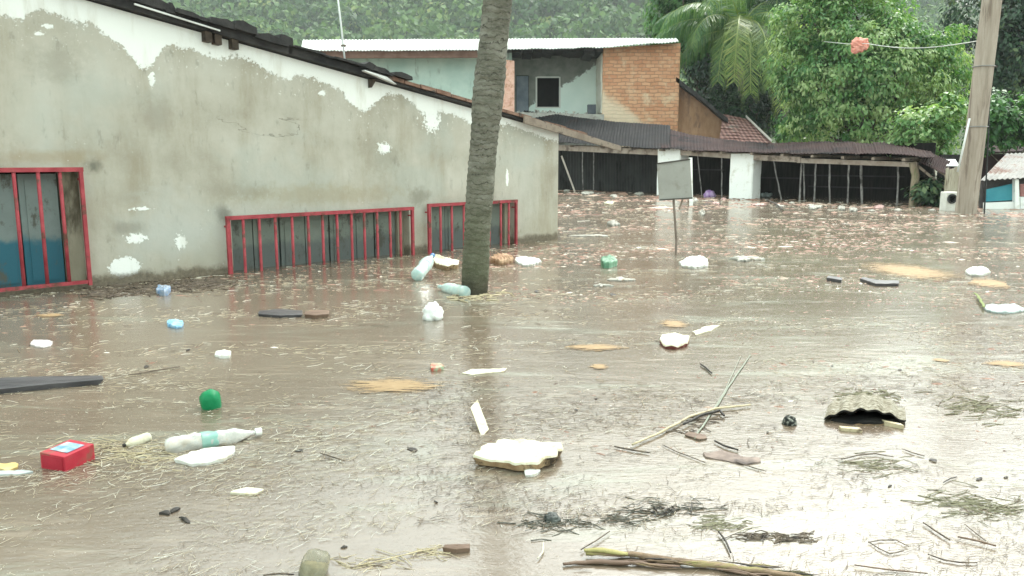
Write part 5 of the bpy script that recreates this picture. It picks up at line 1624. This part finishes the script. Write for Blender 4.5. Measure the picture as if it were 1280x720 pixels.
def stalk_part(nm, pts, wpx, mat, z, flat=.6):
    P = [W(a, b, z) for a, b in pts]; o = []
    for a, b in zip(P[:-1], P[1:]):
        for j in range(8): o.append(a.lerp(b, j / 8))
    o.append(P[-1]); r0 = wpx * P[0].y / F / 2; m_ = len(o)
    mb = MB(); mb.tube([p + Vector((0, mnoise.noise(p * 14) * r0 * .6, mnoise.noise(p * 20) * r0 * .3)) for p in o], [r0 * (.35 + .65 * math.sin(math.pi * min(max(i / (m_ - 1), .06), .94)) ** .6) * (1 + .3 * mnoise.noise((i * .6, wpx, 0))) for i in range(m_)], 10, wob=.1, flat=flat)
    mb.build(nm, mat, stk, smooth=True)


stalk_part('stem', [(732, 692), (790, 692), (840, 700), (900, 708), (960, 714), (1010, 724)], 13, m_rot, .012)
stalk_part('sheath', [(704, 705), (740, 702), (790, 704), (850, 708)], 9, m_plank_b, .008)
stalk_part('mossy_end', [(730, 688), (755, 688), (785, 692)], 10, basic('mossy_stalk', (0.24, 0.22, 0.08), (0.38, 0.33, 0.15), 22, .8), .020)
stalk_part('root_mat', [(900, 708), (950, 712), (1000, 718), (1030, 724)], 11, basic('black_rootlets', (0.03, 0.028, 0.018), (0.12, 0.11, 0.06), 40, .9, .1, 70, 1, .01), .008, .4)


for k in range(26):
    a = random.uniform(712, 990); b = 692 + (a - 712) * .085 + random.gauss(0, 5)
    l_ = random.uniform(20, 80)
    stalk_part('fibre', [(a, b), (a + l_ * .5, b + l_ * .06 + random.gauss(0, 1.5)), (a + l_, b + l_ * .10 + random.gauss(0, 2.5))], random.uniform(1.5, 4), random.choice([m_rot, m_stick, m_plank_b, m_darkstick]), random.uniform(.004, .018), .8)


# mats of fine leaf litter: shaggy floating tangles of stems
def tangle(label, line, spread, n, lenpx, wpx, mat, seed=0):
    rd = random.Random(seed)
    P = [Vector((a, b, 0)) for a, b in line]
    mb = MB(); wpx *= .75; spread *= 1.35
    for _ in range(int(n * .5)):
        k = rd.randrange(len(P) - 1); q = P[k].lerp(P[k + 1], rd.random())
        x = q.x + rd.gauss(0, spread * 1.5); y = q.y + rd.gauss(0, spread * .5)
        a = rd.gauss(0, .5); l_ = rd.uniform(.4, 1.2) * lenpx
        p0 = W(x - math.cos(a) * l_ / 2, y - math.sin(a) * l_ / 2 * .45, rd.uniform(-.002, .006)); p2 = W(x + math.cos(a) * l_ / 2, y + math.sin(a) * l_ / 2 * .45, rd.uniform(-.003, .005))
        p1 = p0.lerp(p2, .5) + Vector((0, rd.uniform(-.01, .01), rd.uniform(0, .004)))
        mb.tube([p0, p1, p2], wpx * p0.y / F / 2 * rd.uniform(.6, 1.3), 4)
    c_ = W(*line[0])
    return tag(mb.build('litter_mat', mat, loc=(c_.x, c_.y, 0)), label, 'plant litter', 'tangled mats of plant litter on the foreground water')


m_mat1 = basic('dark_litter', (0.05, 0.05, 0.04), (0.15, 0.145, 0.12), 30, .8)
m_mat2 = basic('olive_litter', (0.16, 0.15, 0.09), (0.27, 0.25, 0.17), 30, .8)
tangle('dark trailing mat of plant litter right of the dark lump', [(650, 655), (720, 655), (800, 642), (880, 632)], 9, 260, 26, 1.8, m_mat1, 1)
tangle('small dark tuft of litter in the dark trailing mat', [(822, 641), (842, 639)], 4, 60, 10, 2.4, m_darkstick, 2)
tangle('loose olive mat of stems above the rotten stalk at right', [(880, 655), (930, 655)], 7, 90, 24, 1.8, m_mat2, 3)
tangle('brown straw band lying right of the short black splinter', [(925, 670), (1015, 674)], 4, 120, 28, 2.0, m_stick, 4)
tangle('olive raft of fine stems at the lower right edge', [(1180, 625), (1280, 640)], 10, 200, 36, 1.6, m_mat2, 5)
tangle('thin raft of curved stems under the arched dark stem', [(1060, 580), (1120, 582)], 8, 70, 34, 1.4, m_mat2, 6)
tangle('pale straw tangle between the murky jar and reddish wood stick', [(440, 706), (560, 688)], 7, 110, 30, 1.6, m_cane, 7)
tangle('greyish raft of stems right of the arched roofing piece', [(1190, 500), (1270, 520)], 10, 150, 26, 1.5, m_mat2, 8)
tangle('tangle of twigs caught round the pale cane', [(846, 540), (880, 528), (900, 518)], 5, 70, 18, 1.8, m_stick, 9)
tangle('fine litter crust clinging to the arched roofing piece', [(1050, 498), (1085, 492), (1120, 502)], 6, 110, 18, 1.6, m_mat2, 10)

tangle('thin straw ring caught round the foot of the palm trunk', [(566, 369), (594, 373), (622, 367)], 5, 90, 16, 2.0, m_cane, 11)
tangle('brown litter line along the foot of the plaster wall', [(112, 366), (200, 359), (286, 351)], 6, 700, 22, 2.2, m_stick, 12)
tangle('pale straw drift between red carton and crumpled bottle', [(110, 560), (200, 572)], 12, 300, 26, 1.4, m_cane, 13)

dl = [(207, 640), (219, 637), (232, 649)]
for i, (a, b) in enumerate(dl):
    slab('dead_leaf', 'black sodden leaf, one of three below the crumpled bottle', 'leaf', ell(a, b, 13, 4.5, 7, random.uniform(-.5, .5), .4), .006, .010, [m_darkstick] * 2, .006, .006, group='three black leaves in the left foreground')
for i, (a, b, s_) in enumerate([(515, 561, 14), (375, 562, 12), (1112, 607, 6), (1225, 598, 10), (720, 512, 6), (745, 498, 4), (1167, 575, 12), (767, 368, 9), (672, 364, 8), (1125, 462, 5), (1040, 457, 4), (430, 683, 8), (545, 627, 6), (235, 437, 6), (183, 458, 8), (1258, 596, 7), (960, 540, 4)]):
    slab('dead_leaf', 'small dark leaf scrap floating alone on the open water', 'leaf', ell(a, b, s_ * .9, s_ * .36, 7, random.uniform(-.4, .4), .35), .004, .008, [m_darkstick, m_stick], .002, .004, group='small dark leaf scraps on the water')

# pale rubbish banked up against the shed
bank = [(735, 239, 22, 6, 0), (768, 243, 12, 5, 0), (800, 240, 12, 5, 0), (762, 251, 12, 7, 2), (766, 275, 16, 12, 0), (868, 247, 16, 8, 0), (878, 262, 12, 10, 0), (958, 240, 18, 8, 3), (1020, 256, 24, 8, 0), (1052, 257, 14, 9, 0), (1066, 259, 12, 8, 0), (1097, 258, 9, 5, 1), (1123, 261, 10, 4, 0), (950, 254, 22, 4, 1), (975, 256, 12, 4, 0), (990, 252, 9, 4, 0), (1100, 256, 14, 5, 1), (895, 252, 10, 5, 1), (905, 247, 8, 5, 1), (708, 237, 10, 4, 0), (1165, 261, 10, 4, 0), (940, 243, 9, 6, 4), (932, 320, 44, 10, 0), (775, 347, 40, 6, 0), (740, 293, 60, 4, 0), (1090, 262, 10, 3, 0), (752, 355, 36, 5, 0)]
m_scrap = basic('dirty_white_litter', (0.26, 0.245, 0.21), (0.50, 0.49, 0.45), 7, .7, .2, 30, .5, .02, dirt=(0.24, 0.19, 0.14), dirt_scale=5)
bm = [[m_scrap, m_scrap], [basic('pinkish_litter', (0.42, 0.25, 0.23), (0.58, 0.42, 0.40), 8, .8)] * 2, [m_foam, m_foamside], [basic('grey_green_bag', (0.30, 0.38, 0.36), (0.5, 0.56, 0.54), 6, .5)] * 2, [m_darkstick] * 2]
for a, b, w_, h_, m_ in bank:
    lab = {0: 'ragged white foam or bag scrap floating on the far water before the shed', 1: 'pinkish litter scrap banked against the dark shed', 2: 'cream foam cube on far water before the sheet-metal wall', 3: 'grey green bag bundle beside the second white column', 4: 'black bundle beside the grey green bag'}[m_]
    cat_ = {0: 'litter scrap', 1: 'litter scrap', 2: 'foam piece', 3: 'bag', 4: 'bundle'}[m_]
    up = max(.02, h_ * W(a, b).y / F * .40)
    slab('litter_scrap', lab, cat_, ell(a, b + h_ * .25, w_ * .75, h_ * .5, 9, 0, .35), up * .6, up, bm[m_], up * .45, .09, group={0: 'white scraps on the far water', 1: 'pinkish scraps by the shed'}.get(m_), sub=3)
bob('purple_bag', 'round purple bag floating between the sign and second white column', 'bag', 887, 246, .19, basic('purple_plastic', (0.22, 0.10, 0.30), (0.5, 0.38, 0.55), 6, .4), .8, .2, 2, .3)

# ------------------------------------------------------------------ straw and chips: far too many to count
def clump(x, y, s): return mnoise.noise((x * s, y * s, .5))


stops_straw = [(0.0, (0.06, 0.045, 0.032)), (.18, (0.16, 0.115, 0.08)), (.45, (0.36, 0.28, 0.19)), (.75, (0.58, 0.52, 0.40)), (1.0, (0.78, 0.76, 0.68))]
m_straw = tintmat('straw', stops_straw, .6, .3)
m_chip = tintmat('chips', [(0, (0.07, 0.04, 0.03)), (.35, (0.19, 0.10, 0.072)), (.65, (0.29, 0.18, 0.135)), (.9, (0.42, 0.32, 0.25)), (1, (0.64, 0.58, 0.52))], .75, .2)
Vs = []; Fs = []; Ts = []; nv = 0
rd = random.Random(5)
wallx = lambda p: (Vector((p.x, p.y, 0)) - HF.A).dot(HF.n) > -.03 and (Vector((p.x, p.y, 0)) - HF.A).dot(HF.u) < L + .02
shedin = lambda p: (Vector((p.x, p.y, 0)) - SF.A).dot(SF.n) > 1.2
made = 0
while made < 18500:
    px_ = rd.uniform(-60, 1340); py_ = 250 + 475 * rd.random() ** 1.25
    p_ = W(px_, py_, .004)
    if wallx(p_) or shedin(p_): continue
    cl = clump(p_.x, p_.y * 2.2, .9) + .6 * clump(p_.x + 7, p_.y * 2.2, 2.6)
    left = 1 if px_ < 620 else .8
    if rd.random() > (.32 + 1.0 * cl) * left: continue
    d = p_.y
    Lr = min(max(rd.gauss(0, .6), -1), 2)
    ln_ = (.026 * math.exp(Lr * 1.0)) * (.65 + d * .14)
    r_ = max(.0006, .00030 * d) * rd.uniform(.6, 1.35)
    a = rd.gauss(.16 if px_ < 640 else 0, .5) + (rd.choice([0, 0, 0, 1.3]))
    # drift lines: stems swing towards the local flow
    a += 1.2 * clump(p_.x, p_.y, .5)
    dx = Vector((math.cos(a), math.sin(a), 0)); nn = Vector((-dx.y, dx.x, 0))
    bend = rd.uniform(-.16, .16) * ln_
    for q, (t, b) in enumerate(((-.5, 0), (0.05, bend), (.5, 0))):
        c_ = p_ + dx * ln_ * t + nn * b
        rr_ = r_ * (1 if q < 2 else .6)
        Vs += [c_ + nn * rr_, c_ - nn * rr_, c_ + Vector((0, 0, rr_ * .9))]
    for q in (0, 3):
        b0 = nv + q
        Fs += [(b0, b0 + 3, b0 + 5, b0 + 2), (b0 + 2, b0 + 5, b0 + 4, b0 + 1), (b0 + 1, b0 + 4, b0 + 3, b0)]
    dark = .62 if py_ > 470 and px_ > 520 else .12
    ti = rd.uniform(0, .25) if rd.random() < dark else min(max(rd.gauss(.62, .22), 0), 1)
    Ts += [ti] * 9; nv += 9; made += 1
tag(np_obj('floating_straw', [tuple(v) for v in Vs], Fs, m_straw, tint=Ts), 'countless pale straws and stems drifting over the flood water', 'straw', kind='stuff')

Vs = []; Fs = []; Ts = []; nv = 0; made = 0
while made < 14000:
    px_ = rd.uniform(-40, 1320); py_ = 238 + 330 * rd.random() ** 1.9
    p_ = W(px_, py_, 0)
    if wallx(p_) or shedin(p_): continue
    cl = clump(p_.x, p_.y * 1.6, .45) + .7 * clump(p_.x + 3, p_.y * 2, 1.5)
    far = min(max((430 - py_) / 120, .12), 1)
    if px_ < 560: far *= .45
    if rd.random() > (.30 + 1.5 * cl) * far: continue
    d = p_.y
    s_ = .00095 * d * math.exp(rd.gauss(0, .45))
    asp = rd.uniform(1.2, 5.0); a = rd.gauss(0, .5)
    hh_ = s_ * rd.uniform(.15, .55)
    k = 5
    ring = []
    for j in range(k):
        an = 2 * math.pi * j / k + rd.uniform(-.3, .3); r_ = rd.uniform(.65, 1.15) * s_
        x, y = math.cos(an) * r_ * asp, math.sin(an) * r_ * 1.2
        ring.append(p_ + Vector((x * math.cos(a) - y * math.sin(a), x * math.sin(a) + y * math.cos(a), -.002)))
    topv = p_ + Vector((rd.uniform(-.4, .4) * s_, rd.uniform(-.4, .4) * s_, hh_))
    Vs += ring + [topv]
    Fs += [(nv + j, nv + (j + 1) % k, nv + k) for j in range(k)]
    Ts += [min(max(rd.gauss(.5, .27), 0), 1)] * (k + 1); nv += k + 1; made += 1
tag(np_obj('floating_chips', [tuple(v) for v in Vs], Fs, m_chip, tint=Ts), 'reddish and white litter chips covering the far flood water', 'litter', kind='stuff')
